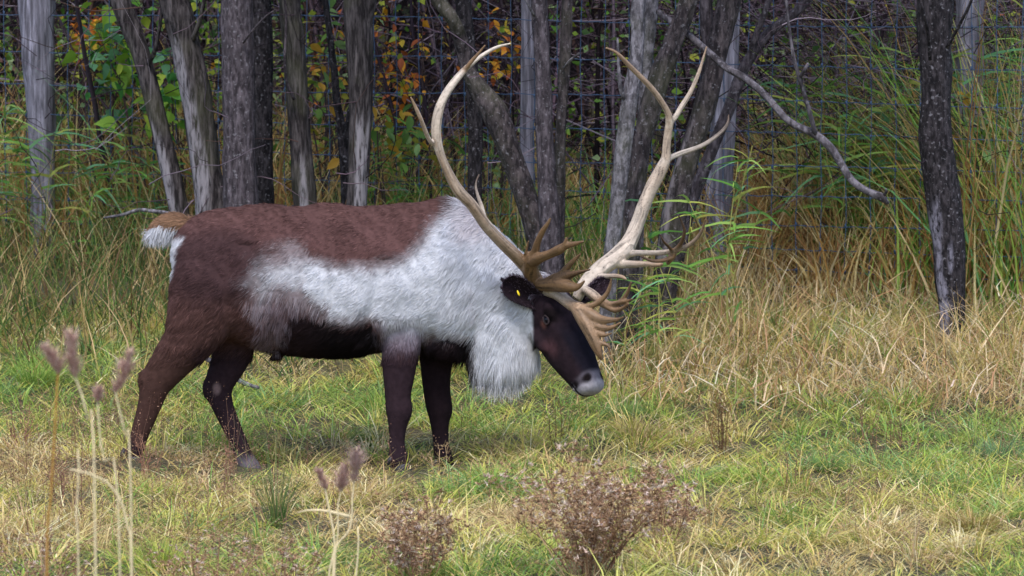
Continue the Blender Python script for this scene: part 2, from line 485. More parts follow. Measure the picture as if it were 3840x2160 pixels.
# throat mane core
def hang(rows, n=24):
    R = smooth_rows(rows, n)
    C = np.array([V((r[1] + r[2]) / 2, r[0], r[4]) for r in R]); hx = (R[:, 2] - R[:, 1]) / 2 * PX
    return loft(C, [EY] * n, [EX] * n, R[:, 3], hx, hx, 32)
parts.append(hang([(735, 1170, 1330, .125, -.015), (790, 1160, 1342, .15, -.018), (840, 1163, 1350, .142, -.022), (880, 1168, 1357, .125, -.028), (912, 1172, 1358, .108, -.034), (934, 1178, 1350, .08, -.04), (950, 1190, 1338, .05, -.045), (960, 1212, 1312, .02, -.045)]))
parts.append(hang([(790, 1075, 1165, .10, 0), (850, 1062, 1182, .13, 0), (885, 1068, 1186, .10, 0), (903, 1095, 1168, .04, 0)]))
# sheath
parts.append(sweep([(698, 870, 20, 20, .03, 0), (700, 895, 16, 16, .025, 0), (701, 908, 9, 9, .014, 0)], 10, 12))
# head
HP = V(1372, 727, -0.07); HN = V(1492, 984, -0.30)
HA = (HN - HP); HL = np.linalg.norm(HA); HA /= HL
HR = np.cross(HA, EZ); HR /= np.linalg.norm(HR)           # the side towards the camera
HD = np.cross(HR, HA)                                      # dorsal
H = smooth_rows([(-.07, .02, .05, .035), (-.04, .05, .09, .075), (.0, .07, .115, .095), (.06, .082, .13, .108), (.12, .088, .148, .113), (.19, .093, .168, .104), (.26, .095, .168, .092), (.33, .09, .15, .082),
     (.40, .08, .122, .076), (.45, .07, .10, .075), (.49, .06, .085, .077), (.52, .05, .068, .072), (.538, .034, .05, .056), (.546, .012, .02, .02)], 50)
HS = HL / 0.535
C = np.array([HP + HA * r[0] * HS for r in H])
v, f = loft(C, [HR] * len(C), [HD] * len(C), H[:, 3], H[:, 1], H[:, 2], 32, 0.9)
parts.append((v, f))
def head_pt(t, lat, dor): return HP + HA * t * HS + HR * lat + HD * dor
# brow ridges over the eyes, cheek
for s in (1, -1):
    for t0, t1, lt, dr, rad in ((.09, .19, .094, .052, .026), (.14, .28, .078, -.09, .04), (-.02, .05, .055, .066, .03)):
        tt = np.linspace(0, 1, 9); cc = np.array([head_pt(t0 + (t1 - t0) * k, s * lt, dr) for k in tt]); rr_ = rad * np.sqrt(np.maximum(0.02, 1 - (2 * tt - 1) ** 2))
        parts.append(loft(cc, [HR] * 9, [HD] * 9, rr_, rr_, rr_, 16))
vs_, fs_, n0 = [], [], 0
for v, f in parts:
    vs_.append(v); fs_.append(f + n0); n0 += len(v)
raw = tri_mesh('reindeer_raw', np.vstack(vs_), np.vstack(fs_))
def remeshed(o, voxel, iters, name, fac=0.5):
    md = o.modifiers.new('r', 'REMESH'); md.mode = 'VOXEL'; md.voxel_size = voxel
    sm = o.modifiers.new('s', 'SMOOTH'); sm.factor = fac; sm.iterations = iters
    dg = bpy.context.evaluated_depsgraph_get()
    me = bpy.data.meshes.new_from_object(o.evaluated_get(dg))
    me.name = name
    bpy.data.objects.remove(o)
    me.polygons.foreach_set('use_smooth', np.ones(len(me.polygons), bool))
    return me
body_me = remeshed(raw, 0.0095, 7, 'body')
def get_v(me):
    a = np.empty(len(me.vertices) * 3, np.float32); me.vertices.foreach_get('co', a); return a.reshape(-1, 3).astype(float)
def get_n(me):
    a = np.empty(len(me.vertices) * 3, np.float32); me.vertices.foreach_get('normal', a); return a.reshape(-1, 3).astype(float)

# -------- coat
def poly_sd(poly, P):
    """signed distance, positive inside"""
    Q = np.asarray(poly, float); d = np.full(len(P), 1e9); ins = np.zeros(len(P), bool)
    for i in range(len(Q)):
        a = Q[i]; b = Q[(i + 1) % len(Q)]; e = b - a; w = P - a
        t = np.clip((w @ e) / (e @ e), 0, 1)
        d = np.minimum(d, np.linalg.norm(w - t[:, None] * e, axis=1))
        c = ((a[1] > P[:, 1]) != (b[1] > P[:, 1])) & (P[:, 0] < (b[0] - a[0]) * (P[:, 1] - a[1]) / (b[1] - a[1] + 1e-9) + a[0])
        ins ^= c
    return np.where(ins, d, -d)
BROWN = srgb(82, 58, 56); DKBR = srgb(54, 39, 41); RUST = srgb(84, 60, 54); BLACK = srgb(20, 15, 16); WHITE = srgb(196, 196, 202)
GREY = srgb(120, 110, 118); LEGC = srgb(46, 34, 39); CREAM = srgb(186, 182, 178); TAN = srgb(150, 116, 92)
P_WHITE = [(665, 650), (740, 622), (800, 640), (860, 655), (950, 652), (1020, 637), (1062, 597), (1085, 562), (1102, 545), (1135, 520), (1150, 470), (1280, 560), (1400, 690), (1420, 1040),
           (1150, 1040), (1160, 900), (1176, 850), (1120, 846), (1060, 852), (1010, 850), (960, 842), (952, 802), (925, 798), (880, 808), (842, 800), (812, 764), (765, 735), (705, 722), (662, 760), (645, 705)]
P_BELLY = [(735, 762), (790, 772), (835, 800), (880, 812), (945, 800), (970, 840), (970, 940), (690, 940), (640, 890), (690, 870), (722, 820)]
P_FRINGE = [(640, 748), (690, 722), (760, 738), (815, 775), (770, 762), (735, 775), (728, 830), (700, 872), (650, 872), (665, 800)]
def hloc(P):
    q = P - HP
    return (q @ HA) / HS, q @ HR, q @ HD
def coat(P, fine):
    """colour of the coat at points P; fine: per-point random numbers for streaks"""
    v = to_v(np.stack([P[:, 0], np.zeros(len(P)), P[:, 2]], 1))
    wob = (fbm(v[:, 0] / 26, v[:, 1] / 26, 5) - 0.5) * 26 + (fine - 0.5) * 36
    c = np.tile(BROWN, (len(P), 1))
    def mix(k, colr):
        k = np.clip(k, 0, 1)[:, None]
        return c * (1 - k) + np.asarray(colr) * k
    # mottled back, darker rump, rusty thigh
    c = c * (0.78 + 0.5 * fbm(v[:, 0] / 60, v[:, 1] / 40, 8))[:, None]
    c = mix(0.75 * sstep(60, 0, np.hypot((v[:, 0] - 560) / 1.5, v[:, 1] - 660) - 60), DKBR)
    c = mix(0.6 * sstep(720, 800, v[:, 1]) * sstep(700, 600, v[:, 0]), RUST * 0.75)
    c = mix(0.35 * sstep(580, 500, v[:, 1]), RUST)
    soft = np.where(v[:, 0] < 780, 64, 30)
    sd = poly_sd(P_WHITE, v) + wob * np.where(v[:, 0] < 760, 1.3, 0.7)
    kw = sstep(-.7, 1.3, sd / soft); c = mix(kw ** 1.2, WHITE)
    c = mix(0.32 * sstep(26, 0, sd) * (sd > 0) * (v[:, 0] < 1100), BROWN)
    # warm tint on top of the withers
    c = mix(0.35 * sstep(75, 20, np.hypot(v[:, 0] - 1190, v[:, 1] - 555)), srgb(176, 150, 146))
    c = mix(sstep(-1, 1, (poly_sd(P_BELLY, v) + wob * 0.6) / 12), BLACK + (DKBR - BLACK) * (0.45 * sstep(860, 740, v[:, 0]))[:, None])
    c = mix(0.85 * sstep(-1, 1, (poly_sd(P_FRINGE, v) + wob * 0.8) / 16) * (0.15 + 0.7 * fine), GREY)
    # brisket and legs
    c = mix(sstep(-1, 1, (poly_sd([(1052, 856), (1120, 848), (1190, 850), (1197, 920), (1052, 930)], v) + wob * 0.8) / 10), BLACK * 1.3)
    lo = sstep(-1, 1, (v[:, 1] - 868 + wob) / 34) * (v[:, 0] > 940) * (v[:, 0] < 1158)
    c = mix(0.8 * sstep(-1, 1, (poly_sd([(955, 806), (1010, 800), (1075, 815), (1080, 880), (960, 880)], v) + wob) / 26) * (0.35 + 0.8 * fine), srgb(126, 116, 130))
    c = mix(lo, LEGC * np.where(v[:, 0] < 1048, 1.0, 0.55)[:, None])  # far front leg takes a darker copy of the colour, its shade painted in
    hl = sstep(-1, 1, (v[:, 1] - 875 + wob) / 30) * (v[:, 0] < 660)
    c = mix(hl * np.where((v[:, 0] > 505) & (v[:, 1] > 840), 1, 0), LEGC * 0.95)
    c = mix(hl * (v[:, 0] < 505), RUST * 0.62)
    c = mix(sstep(1070, 1130, v[:, 1]) * (v[:, 0] < 430), LEGC * 0.9)
    # pale hair above the far hind hoof and a scar on its hock
    c = mix(0.75 * sstep(1135, 1165, v[:, 1] + wob * 0.5) * (v[:, 0] > 590) * (v[:, 0] < 680), GREY)
    c = mix(0.5 * sstep(13, 6, np.hypot(v[:, 0] - 545, (v[:, 1] - 978) / 1.6)), srgb(150, 125, 125))
    # white rump beside the tail
    c = mix(0.9 * sstep(-1, 1, (poly_sd([(425, 590), (470, 592), (452, 625), (440, 690), (425, 700)], v) + wob * 0.4) / 8), WHITE)
    # throat mane turns cream below
    c = mix(0.6 * sstep(900, 985, v[:, 1]) * (v[:, 0] > 1150), CREAM * 0.8)
    # shade of a neck fold painted into the coat in faint grey
    c = mix(0.35 * sstep(9, 2, np.abs(v[:, 0] - 1197 - (v[:, 1] - 760) * 0.12 + wob * 0.4)) * (v[:, 1] > 705) * (v[:, 1] < 800), GREY)
    # head
    t, la, do = hloc(P)
    inh = (np.abs(la) < 0.15) * (do > -(np.interp(t, H[:, 0], H[:, 2]) + .012)) * (do < 0.16)
    edge = 0.05 + 0.13 * sstep(0.02, -0.16, do) - 0.065 * sstep(-.02, .03, do) + wob * 0.0006
    hd = sstep(-0.018, 0.018, t - edge) * inh * sstep(1334, 1344, v[:, 0] + np.where(do > -.04, 20, 0))
    c = mix(hd, srgb(39, 29, 34) * (0.7 + 0.6 * fbm(v[:, 0] / 14, v[:, 1] / 14, 77))[:, None])
    c = mix(hd * 0.7 * sstep(.05, .0, t) * (do > -.03), srgb(108, 94, 104))
    c = mix(hd * 0.85 * sstep(0.05, 0.02, np.hypot((t - 0.16) * 1.1, do - 0.045)) , BLACK * 0.6)
    c = mix(hd * 0.9 * sstep(0.02, 0.06, do) * sstep(.16, .30, t), srgb(20, 19, 28))
    c = mix(hd * 0.65 * sstep(.07, .0, np.hypot(t - .28, do + .05)), srgb(92, 62, 66))
    c = mix(hd * 0.5 * sstep(.03, .0, np.hypot(t - .175, do + .01)), srgb(112, 72, 60))
    c = mix(hd * 0.8 * sstep(.045, .015, np.hypot((t - .075) * .9, la * 1.0)) * (do > 0.03), srgb(150, 150, 165))
    muz = sstep(.458, .497, t + (fine - .5) * .012 + 0.25 * np.clip(do, -.05, .05))
    c = mix(hd * 0.8 * muz, srgb(116, 109, 118))
    c = mix(hd * 0.75 * sstep(.49, .52, t), srgb(158, 153, 158))
    c = mix(hd * sstep(.022, .010, np.hypot((t - .487) * .8, (np.abs(la) - .060) * 1.0 + (do - .012) * .35)) * (do > -0.025), BLACK)
    c = mix(hd * sstep(.010, .005, np.abs(do + .036 - 0.1 * (t - .5))) * (t > .455), BLACK * .6)
    c = mix(hd * .8 * sstep(.475, .50, t) * sstep(-.042, -.05, do), srgb(176, 172, 168))
    return np.clip(c, 0.004, 0.85), v
bv = get_v(body_me); bn = get_n(body_me)
# muscle and hair-mass relief on trunk and neck
rel = (fbm(bv[:, 0] * 7 + bv[:, 1] * 4, bv[:, 2] * 7 + 5, 90, 2) - .5) * .030 + (fbm(bv[:, 0] * 22, bv[:, 2] * 18 + bv[:, 1] * 9, 93, 2) - .5) * .006
q_ = to_v(np.stack([bv[:, 0], np.zeros(len(bv)), bv[:, 2]], 1))
rel *= sstep(930, 840, q_[:, 1]) * sstep(1345, 1290, q_[:, 0])
rel -= .013 * np.exp(-((q_[:, 0] - 655 - (q_[:, 1] - 700) * .25) / 22) ** 2) * (q_[:, 1] > 600) * (q_[:, 1] < 880)       # flank hollow before the thigh
rel -= .012 * np.exp(-((q_[:, 0] - 945 + (q_[:, 1] - 760) * .3) / 20) ** 2) * (q_[:, 1] > 640) * (q_[:, 1] < 850)        # behind the shoulder
rel += .012 * np.exp(-(((q_[:, 0] - 1030) / 55) ** 2 + ((q_[:, 1] - 720) / 80) ** 2))
bv = bv + bn * rel[:, None]
body_me.vertices.foreach_set('co', bv.astype(np.float32).ravel()); body_me.update()
bn = get_n(body_me)
c, _ = coat(bv, np.full(len(bv), 0.5))
set_col(body_me, c * 0.9)
body_me.materials.append(M_skin)
link('body', body_me, rd)

# -------- fur strands on the body
def sample_surface(me, n):
    co = get_v(me); no = get_n(me)
    me.calc_loop_triangles()
    tr = np.empty(len(me.loop_triangles) * 3, np.int32); me.loop_triangles.foreach_get('vertices', tr); tr = tr.reshape(-1, 3)
    A, B, Cc = co[tr[:, 0]], co[tr[:, 1]], co[tr[:, 2]]
    ar = np.linalg.norm(np.cross(B - A, Cc - A), axis=1)
    k = rng.choice(len(tr), n, p=ar / ar.sum())
    u = rng.random(n); w = rng.random(n); fl = u + w > 1; u[fl] = 1 - u[fl]; w[fl] = 1 - w[fl]
    P = A[k] + u[:, None] * (B[k] - A[k]) + w[:, None] * (Cc[k] - A[k])
    Nn = no[tr[k, 0]] * (1 - u - w)[:, None] + no[tr[k, 1]] * u[:, None] + no[tr[k, 2]] * w[:, None]
    return P, Nn / (np.linalg.norm(Nn, axis=1)[:, None] + 1e-9)
def fur(name, P, Nn, flow, L, W, colr, lift=0.3, droop=0.0, segs=2, parent=rd):
    fl = flow - Nn * np.sum(flow * Nn, 1)[:, None]
    fl /= np.linalg.norm(fl, axis=1)[:, None] + 1e-6
    d = fl + Nn * np.broadcast_to(lift, (len(P),))[:, None]
    d /= np.linalg.norm(d, axis=1)[:, None]
    wd = np.cross(d, Nn); wd /= np.linalg.norm(wd, axis=1)[:, None] + 1e-6
    wd = wd + 0.35 * rng.normal(size=wd.shape); wd /= np.linalg.norm(wd, axis=1)[:, None]
    bend = fl * 0.0 - Nn * 0.12 + np.array([0, 0, -1.0]) * np.broadcast_to(droop, (len(P),))[:, None]
    v, f, cc = blades(P - Nn * 0.003, d, bend, L, W, colr, segs, wd, np.clip(colr * 1.12, 0, .9), 0.6)
    o = tri_mesh(name, v, f, cc, M_fur, parent); o['kind'] = 'stuff'
    return o
NF_ = 190000
P, Nn = sample_surface(body_me, NF_)
fine = rng.random(NF_)
pv = to_v(np.stack([P[:, 0], np.zeros(NF_), P[:, 2]], 1))
clump = noise2(pv[:, 0] / 5 + P[:, 1] * 40, pv[:, 1] / 9, 21)
fine = np.clip(0.55 * fine + 0.45 * clump, 0, 1)
cf, pv = coat(P, fine)
cl2 = noise2(pv[:, 0] / 12 + P[:, 1] * 30, pv[:, 1] / 7, 23)
dk = (cf.mean(1) < .2)[:, None]
cf = cf * (0.88 + 0.24 * rng.random((NF_, 1))) * np.where(dk, (.8 + .22 * clump + .2 * cl2)[:, None], (0.90 + 0.18 * clump)[:, None])
tipl = dk[:, 0] & (rng.random(NF_) < .07)
cf[tipl] *= 1.7                                  # pale-tipped guard hairs
t, la, do = hloc(P)
onhead = (t > 0.05 + 0.13 * sstep(0.02, -0.16, do)) & (np.abs(la) < 0.15) & (do > -(np.interp(t, H[:, 0], H[:, 2]) + .012)) & (pv[:, 0] > 1330)
leg = (pv[:, 1] > 905) & (pv[:, 0] < 1160)
hv = rng.uniform(.55, 1.7, NF_)
cf = np.where((onhead | leg)[:, None], cf * hv[:, None], cf)
neck = (pv[:, 0] > 1120) & ~onhead & ~leg
L = np.full(NF_, 0.034)
L[neck] = 0.055
L = np.where((pv[:, 0] < 640) & (pv[:, 1] > 740) & (pv[:, 1] < 940), 0.046, L)
L = np.where(poly_sd(P_FRINGE, pv) > -10, 0.05, L)
L = np.where((poly_sd(P_BELLY, pv) > 0), 0.045, L)
L[leg] = 0.021
L = np.where(leg & (pv[:, 0] < 505) & (pv[:, 1] < 1010), 0.028, L)
mane = neck & (pv[:, 1] > 800) & (pv[:, 0] > 1160)
km = sstep(800, 930, pv[:, 1])
L = np.where(mane, 0.052 + 0.042 * km * rng.random(NF_), L)
rag = noise2(pv[:, 0] / 11 + P[:, 1] * 25, P[:, 1] * 20, 37)
L = np.where(mane & (pv[:, 1] > 900), L * (.45 + 1.0 * rag) * (1 - .45 * sstep(1300, 1350, pv[:, 0])), L)
L[onhead] = 0.013
L = L * rng.uniform(0.65, 1.2, NF_)
flow = np.tile(np.array([-1.0, 0, -0.55]), (NF_, 1))
flow[neck] = [-0.75, 0, -0.75]
flow[mane] = np.stack([(pv[mane, 0] - 1265) / 320 * km[mane] - .7 * (1 - km[mane]), np.zeros(mane.sum()), -np.ones(mane.sum())], 1)
flow[leg] = [-0.15, 0, -1.0]
fr = poly_sd(P_FRINGE, pv) > -10
flow[fr] = [-0.35, 0, -1.0]
fl_th = (pv[:, 0] < 640) & (pv[:, 1] > 740) & (pv[:, 1] < 1000)
flow[fl_th] = [-0.75, 0, -0.8]
sh = (pv[:, 0] > 940) & (pv[:, 0] < 1080) & (pv[:, 1] > 790) & (pv[:, 1] < 900)
flow[sh] = [-0.1, 0, -1.0]
flow[onhead] = -HA * 0.9 - EZ * 0.1
ang = (fbm(pv[:, 0] / 22 + 4, pv[:, 1] / 22, 33) - 0.5) * 1.5
flow = flow + np.stack([ang * 0.7, rng.normal(0, .15, NF_), -ang * 0.7], 1) + rng.normal(0, 0.14, (NF_, 3))
lift = np.where(onhead, 0.12, np.where(leg, 0.2, np.where(mane, .16, 0.3) + 0.22 * (clump - 0.5)))
Wd = np.where(onhead, 0.0026, 0.0033) * rng.uniform(0.7, 1.3, NF_)
keep = ~(onhead & (np.hypot(t - 0.168, do - 0.022) < 0.026) & (np.abs(la) > 0.06)) & ~(onhead & (t > .47) & (rng.random(NF_) < .5))
drp = np.where(mane, 0.1 + 0.35 * km, np.where(fr, 0.3, 0.08))
fur('fur', P[keep], Nn[keep], flow[keep], L[keep], Wd[keep], cf[keep], lift[keep], drp[keep])

# -------- eyes, ears, tail, hooves
def ball(name, c, r, mat, parent=rd, sq=(1, 1, 1), ax=None, n=14):
    th = np.linspace(0, np.pi, n); C = []
    ax = np.eye(3) if ax is None else np.array(ax)
    v, f = loft(np.array([c + ax[2] * r * sq[2] * math.cos(a) for a in th]), [ax[0]] * n, [ax[1]] * n, np.sin(th) * r * sq[0] + 1e-5, np.sin(th) * r * sq[1] + 1e-5, np.sin(th) * r * sq[1] + 1e-5, 18)
    return tri_mesh(name, v, f[:, ::-1], np.full((len(v), 3), 0.02), mat, parent, True)
M_lid = plain_mat('eyelid_skin', (0.028, 0.02, 0.022), 0.7, 0.1)
for s in (1, -1):
    ec = head_pt(.168, s * .1005, .022)
    ball('eye', ec, .0175, M_eye, rd, (1, 1, 1.1), (HR, HD, HA))
    ring = np.array([ec + s * HR * .009 + HD * .0145 * math.sin(a) + HA * .021 * math.cos(a) for a in np.linspace(0, 2 * np.pi, 25)])
    v, f = tube(ring, 0.005, 8, cap=False); tri_mesh('eyelid', v, f, None, M_lid, rd, True)
    arc = np.array([ec + s * HR * .011 + HD * .016 * math.sin(a) + HA * .023 * math.cos(a) for a in np.linspace(-2.6, -.2, 12)])
    v, f = tube(arc, .0032, 7); tri_mesh('lower_eyelid', v, f, np.tile(srgb(74, 60, 60), (len(v), 1)), M_skin, rd, True)
    nv = head_pt(.492, s * .062, .012)
    ball('nostril', nv, .015, M_nose, rd, (.5, .6, 1.2), (HR, HD, HA))
# lips: the dark line of the mouth and the pale lower lip
def lip(name, phi, rad, mat, colr, t0, t1):
    pts = []
    for s in np.linspace(-1, 1, 25):
        tt = t1 - (t1 - t0) * abs(s) ** 1.6
        r = np.array([np.interp(tt, H[:, 0], H[:, k]) for k in range(4)])
        ca = math.cos(phi) * min(1, abs(s) ** .8 + .02); la_ = np.sign(s) * r[3] * ca
        pts.append(head_pt(tt, la_ * .985, -r[2] * math.sin(phi) * .985))
    v, f = tube(spline(np.array(pts), .006), rad, 8); tri_mesh(name, v, f, np.tile(colr, (len(v), 1)), mat, rd, True)
lip('mouth', .40, .0048, M_nose, (0.01, .008, .009), .462, .531)
lip('lower_lip', .62, .0105, M_skin, srgb(120, 114, 116), .488, .526)
def ear(base, tip, wdir, Wm, cup, label=None):
    e = tip - base; Ln = np.linalg.norm(e); e = e / Ln
    w = wdir - e * (wdir @ e); w /= np.linalg.norm(w); nn = np.cross(e, w)
    if nn[1] > 0: nn = -nn                       # hollow side towards the camera
    ns, nq = 18, 13
    s = np.linspace(0, 1, ns)[:, None]; q = np.linspace(-1, 1, nq)[None]
    wid = Wm * (0.42 + 1.0 * s) * np.sqrt(np.clip(1 - s ** 3.2, 0, 1))
    wid = np.minimum(wid, Wm)
    def sheet(off):
        dep = cup * (q ** 2 - 0.5) * np.sqrt(np.clip(1 - s ** 3, 0, 1)) + off
        return (base + e * Ln * s[..., None] + w * (wid * q)[..., None] + nn * dep[..., None]).reshape(-1, 3)
    A = sheet(0.0); B = sheet(-0.009)
    def idx(o): 
        i, j = np.meshgrid(np.arange(ns - 1), np.arange(nq - 1), indexing='ij'); a = (i * nq + j).ravel() + o
        return np.stack([a, a + 1, a + nq + 1, a + nq], 1)
    n1 = len(A); f1 = idx(0); f2 = idx(n1)[:, ::-1]
    rim = []
    bd = [(i * nq) for i in range(ns)] + [(ns - 1) * nq + j for j in range(1, nq)] + [i * nq + nq - 1 for i in range(ns - 2, -1, -1)]
    for a, b in zip(bd[:-1], bd[1:]): rim.append([a, b, b + n1, a + n1])
    q4 = np.vstack([f1, f2, rim]); f = np.vstack([q4[:, [0, 1, 2]], q4[:, [0, 2, 3]]])
    cA = np.tile(srgb(34, 25, 30), (n1, 1)); cB = np.tile(srgb(104, 90, 100), (n1, 1))
    o = tri_mesh('ear', np.vstack([A, B]), f, np.vstack([cA, cB]), M_skin, rd, True)
    # short hair on the rim and the back
    m = 2600; k = rng.integers(0, n1, m); rimk = rng.choice(np.array(bd), 900); k = np.concatenate([k, rimk])
    Pp = np.where((rng.random(len(k)) < .6)[:, None], B[k], A[k]) + rng.normal(0, .003, (len(k), 3))
    cc = np.tile(srgb(70, 58, 66), (len(k), 1)) * rng.uniform(.6, 1.3, (len(k), 1))
    up = (A[k] @ w) > np.median(A @ w)
    cc[up & (rng.random(len(k)) < .6)] = srgb(112, 98, 108)
    cc[:m][rng.random(m) < 0.5] *= 0.6
    d = e * 0.8 + w * 0.2 + rng.normal(0, .35, (len(k), 3)); d /= np.linalg.norm(d, axis=1)[:, None]
    v, f, c3 = blades(Pp, d, -nn * 0.1 + np.zeros((len(k), 3)), rng.uniform(.008, .017, len(k)), .0022, cc, 2)
    eh = tri_mesh('ear_hair', v, f, c3, M_fur, o); eh.location = (0, 0, 0); eh['kind'] = 'stuff'
    return o, e, w, nn, A
o, e, w, nn, A = ear(V(1366, 768, -0.15), V(1266, 706, -0.25), np.array([0.45, 0, 1.0]), 0.064, 0.05)
tg = V(1304, 737, -0.235)
v, f = loft(np.array([tg + EY * k for k in (-.004, .004)]), [EX * .6 + EZ * .5] * 2, [EZ * .9 - EX * .4] * 2, [.006] * 2, [.015] * 2, [.015] * 2, 10)
tri_mesh('ear_tag', v - nn * 0 + np.array([0, -.012, 0]), f, None, M_tag, rd)
ear(V(1462, 760, 0.03), V(1530, 704, 0.08), np.array([0.3, 0.5, 1.0]), 0.042, 0.035)
# tail
tp = smooth_rows([(492, 572, 12, .03), (468, 565, 20, .04), (440, 562, 24, .045), (412, 566, 22, .04), (390, 573, 12, .028), (378, 577, 4, .01)], 20)
C = np.array([V(r[0], r[1], 0.0) for r in tp])
v, f = loft(C, [EY] * 20, [EZ] * 20, tp[:, 3], tp[:, 2] * PX, tp[:, 2] * PX * 1.2, 18)
tail = tri_mesh('tail', v, f, np.tile(TAN * .7, (len(v), 1)), M_skin, rd, True)
tail.data.update()
Pt, Nt = sample_surface(tail.data, 7000)
tv = to_v(Pt); k = sstep(-8, 10, tv[:, 1] - 572 + (440 - tv[:, 0]) * 0.25 + rng.normal(0, 6, 7000))
ct = np.where((k > 0.5)[:, None], WHITE, np.where((rng.random(7000) < .25)[:, None], TAN * .55, TAN * .95)) * rng.uniform(.75, 1.1, (7000, 1))
flt = np.tile(np.array([-1.0, 0, -0.22]), (7000, 1)) + rng.normal(0, .15, (7000, 3))
und = k > 0.5
flt[und] = np.array([-0.55, 0, -1.0]) + rng.normal(0, .22, (und.sum(), 3))
Lt = np.where(und, rng.uniform(.03, .09, 7000), rng.uniform(.03, .07, 7000))
o = fur('tail_hair', Pt, Nt, flt, Lt, .0035, ct, 0.12, np.where(und, .25, 0), 3, tail); o.location = (0, 0, 0)
# hooves: two toes and dew claws
M = {}
for (x, y, Y, fx) in ((338, 1160, -0.14, 0.25), (640, 1196, 0.05, 0.9), (1010, 1178, -0.13, 0.6), (1124, 1184, 0.12, 0.6)):
    c = V(x, y, Y); gz = ground_z(c[0], c[1]); b = Bag()
    for s in (-1, 1):
        ctr = np.array([c[0], Y + s * 0.021, 0])
        zz = np.array([0.0, .02, .045, .065, .075]); fr_ = np.array([.062, .056, .046, .038, .02]); bk = np.array([.036, .036, .034, .032, .02]); wd = np.array([.022, .022, .021, .018, .01])
        top = c[2] + 0.03
        v, f = loft(np.array([ctr + EZ * (top - 0.075 + z) for z in zz]), [EY] * 5, [EX] * 5, wd, fr_, bk, 16)
        b.add(v, f, (0.02, 0.02, 0.02))
        dc = np.array([c[0] - 0.045, Y + s * 0.02, top + 0.025])
        v, f = tube(np.array([dc, dc + [-.012, 0, -.02], dc + [-.018, 0, -.04]]), [.011, .010, .004], 8); b.add(v, f, (0.02, 0.02, 0.02))
    b.build('hoof', M_hoof, rd, True)

# -------- antlers
ANT_PALE = srgb(196, 183, 168); ANT_MID = srgb(152, 124, 98); ANT_BRN = srgb(108, 82, 56); ANT_DK = srgb(66, 47, 36)
def antler(name, branches, stain_amt, voxel=0.0042):
    vs_, fs_, n0, kp, kc, kt, ks = [], [], 0, [], [], [], []
    for rows, c0, c1 in branches:
        R = np.array([list(V(r[0], r[1], r[2])) + [r[3] * PX * (.9 if r[3] < 13 else .97)] for r in rows])
        Q = spline(R, 0.012)
        Q[:, 3] = np.maximum(Q[:, 3], 0.0048)
        n = len(Q); wob = 1 + 0.05 * (noise2(np.arange(n) * .35, np.full(n, float(len(kp))), 5) - .5)
        Tq = np.gradient(Q[:, :3], axis=0); Tq /= np.linalg.norm(Tq, axis=1)[:, None]; bi = len(vs_)
        v, f = tube(Q[:, :3], Q[:, 3] * wob, 12, lambda th, i: 1 + 0.07 * np.sin(3 * th + i * 0.08))
        vs_.append(v); fs_.append(f + n0); n0 += len(v)
        for i in range(n):
            kt.append(Tq[i]); ks.append(i * .012 + bi * 3.1); kp.append(Q[i, :3]); kc.append(np.array(c0) + (np.array(c1) - np.array(c0)) * i / (n - 1))
    raw = tri_mesh(name, np.vstack(vs_), np.vstack(fs_))
    me = remeshed(raw, voxel, 3, name, 0.45)
    kd = kdtree.KDTree(len(kp))
    for i, p in enumerate(kp): kd.insert(p, i)
    kd.balance()
    co = get_v(me); c = np.zeros((len(co), 3)); ix = np.zeros(len(co), int)
    for i, p in enumerate(co):
        near = kd.find_n(p, 4); ix[i] = near[0][1]
        c[i] = np.mean([kc[h[1]] for h in near], 0)
    n = fbm(co[:, 0] * 30 + co[:, 1] * 17, co[:, 2] * 30, 2)
    no = get_n(me); tn = np.array(kt)[ix]; al = np.array(ks)[ix] + np.sum((co - np.array(kp)[ix]) * tn, 1)
    r1 = np.cross(tn, np.array([.31, .2, .93])); r1 /= np.linalg.norm(r1, axis=1)[:, None]; r2 = np.cross(tn, r1)
    th = np.arctan2(np.sum(no * r2, 1), np.sum(no * r1, 1))
    streak = noise2(th * 4.0, al * 14, 4)
    groove = sstep(.66, .82, noise2(th * 5.5 + 3, al * 9, 6))
    stain = np.clip(fbm(th * .9 + 5, al * 5, 12) * 2 - .8, 0, .7) * stain_amt          # brown left by rubbing
    c = c * (1 - stain)[:, None] + (ANT_BRN * 1.1) * stain[:, None]
    speck = sstep(.74, .86, noise2(th * 9, al * 90, 8))
    c = c * (0.84 + 0.3 * n)[:, None] * (0.82 + 0.3 * streak)[:, None] * (1 - .45 * groove - .3 * speck)[:, None]
    set_col(me, np.clip(c, 0, .85)); me.materials.append(M_antler)
    return link(name, me, rd)
P_, M_, B_, D_ = ANT_PALE, ANT_MID, ANT_BRN, ANT_DK
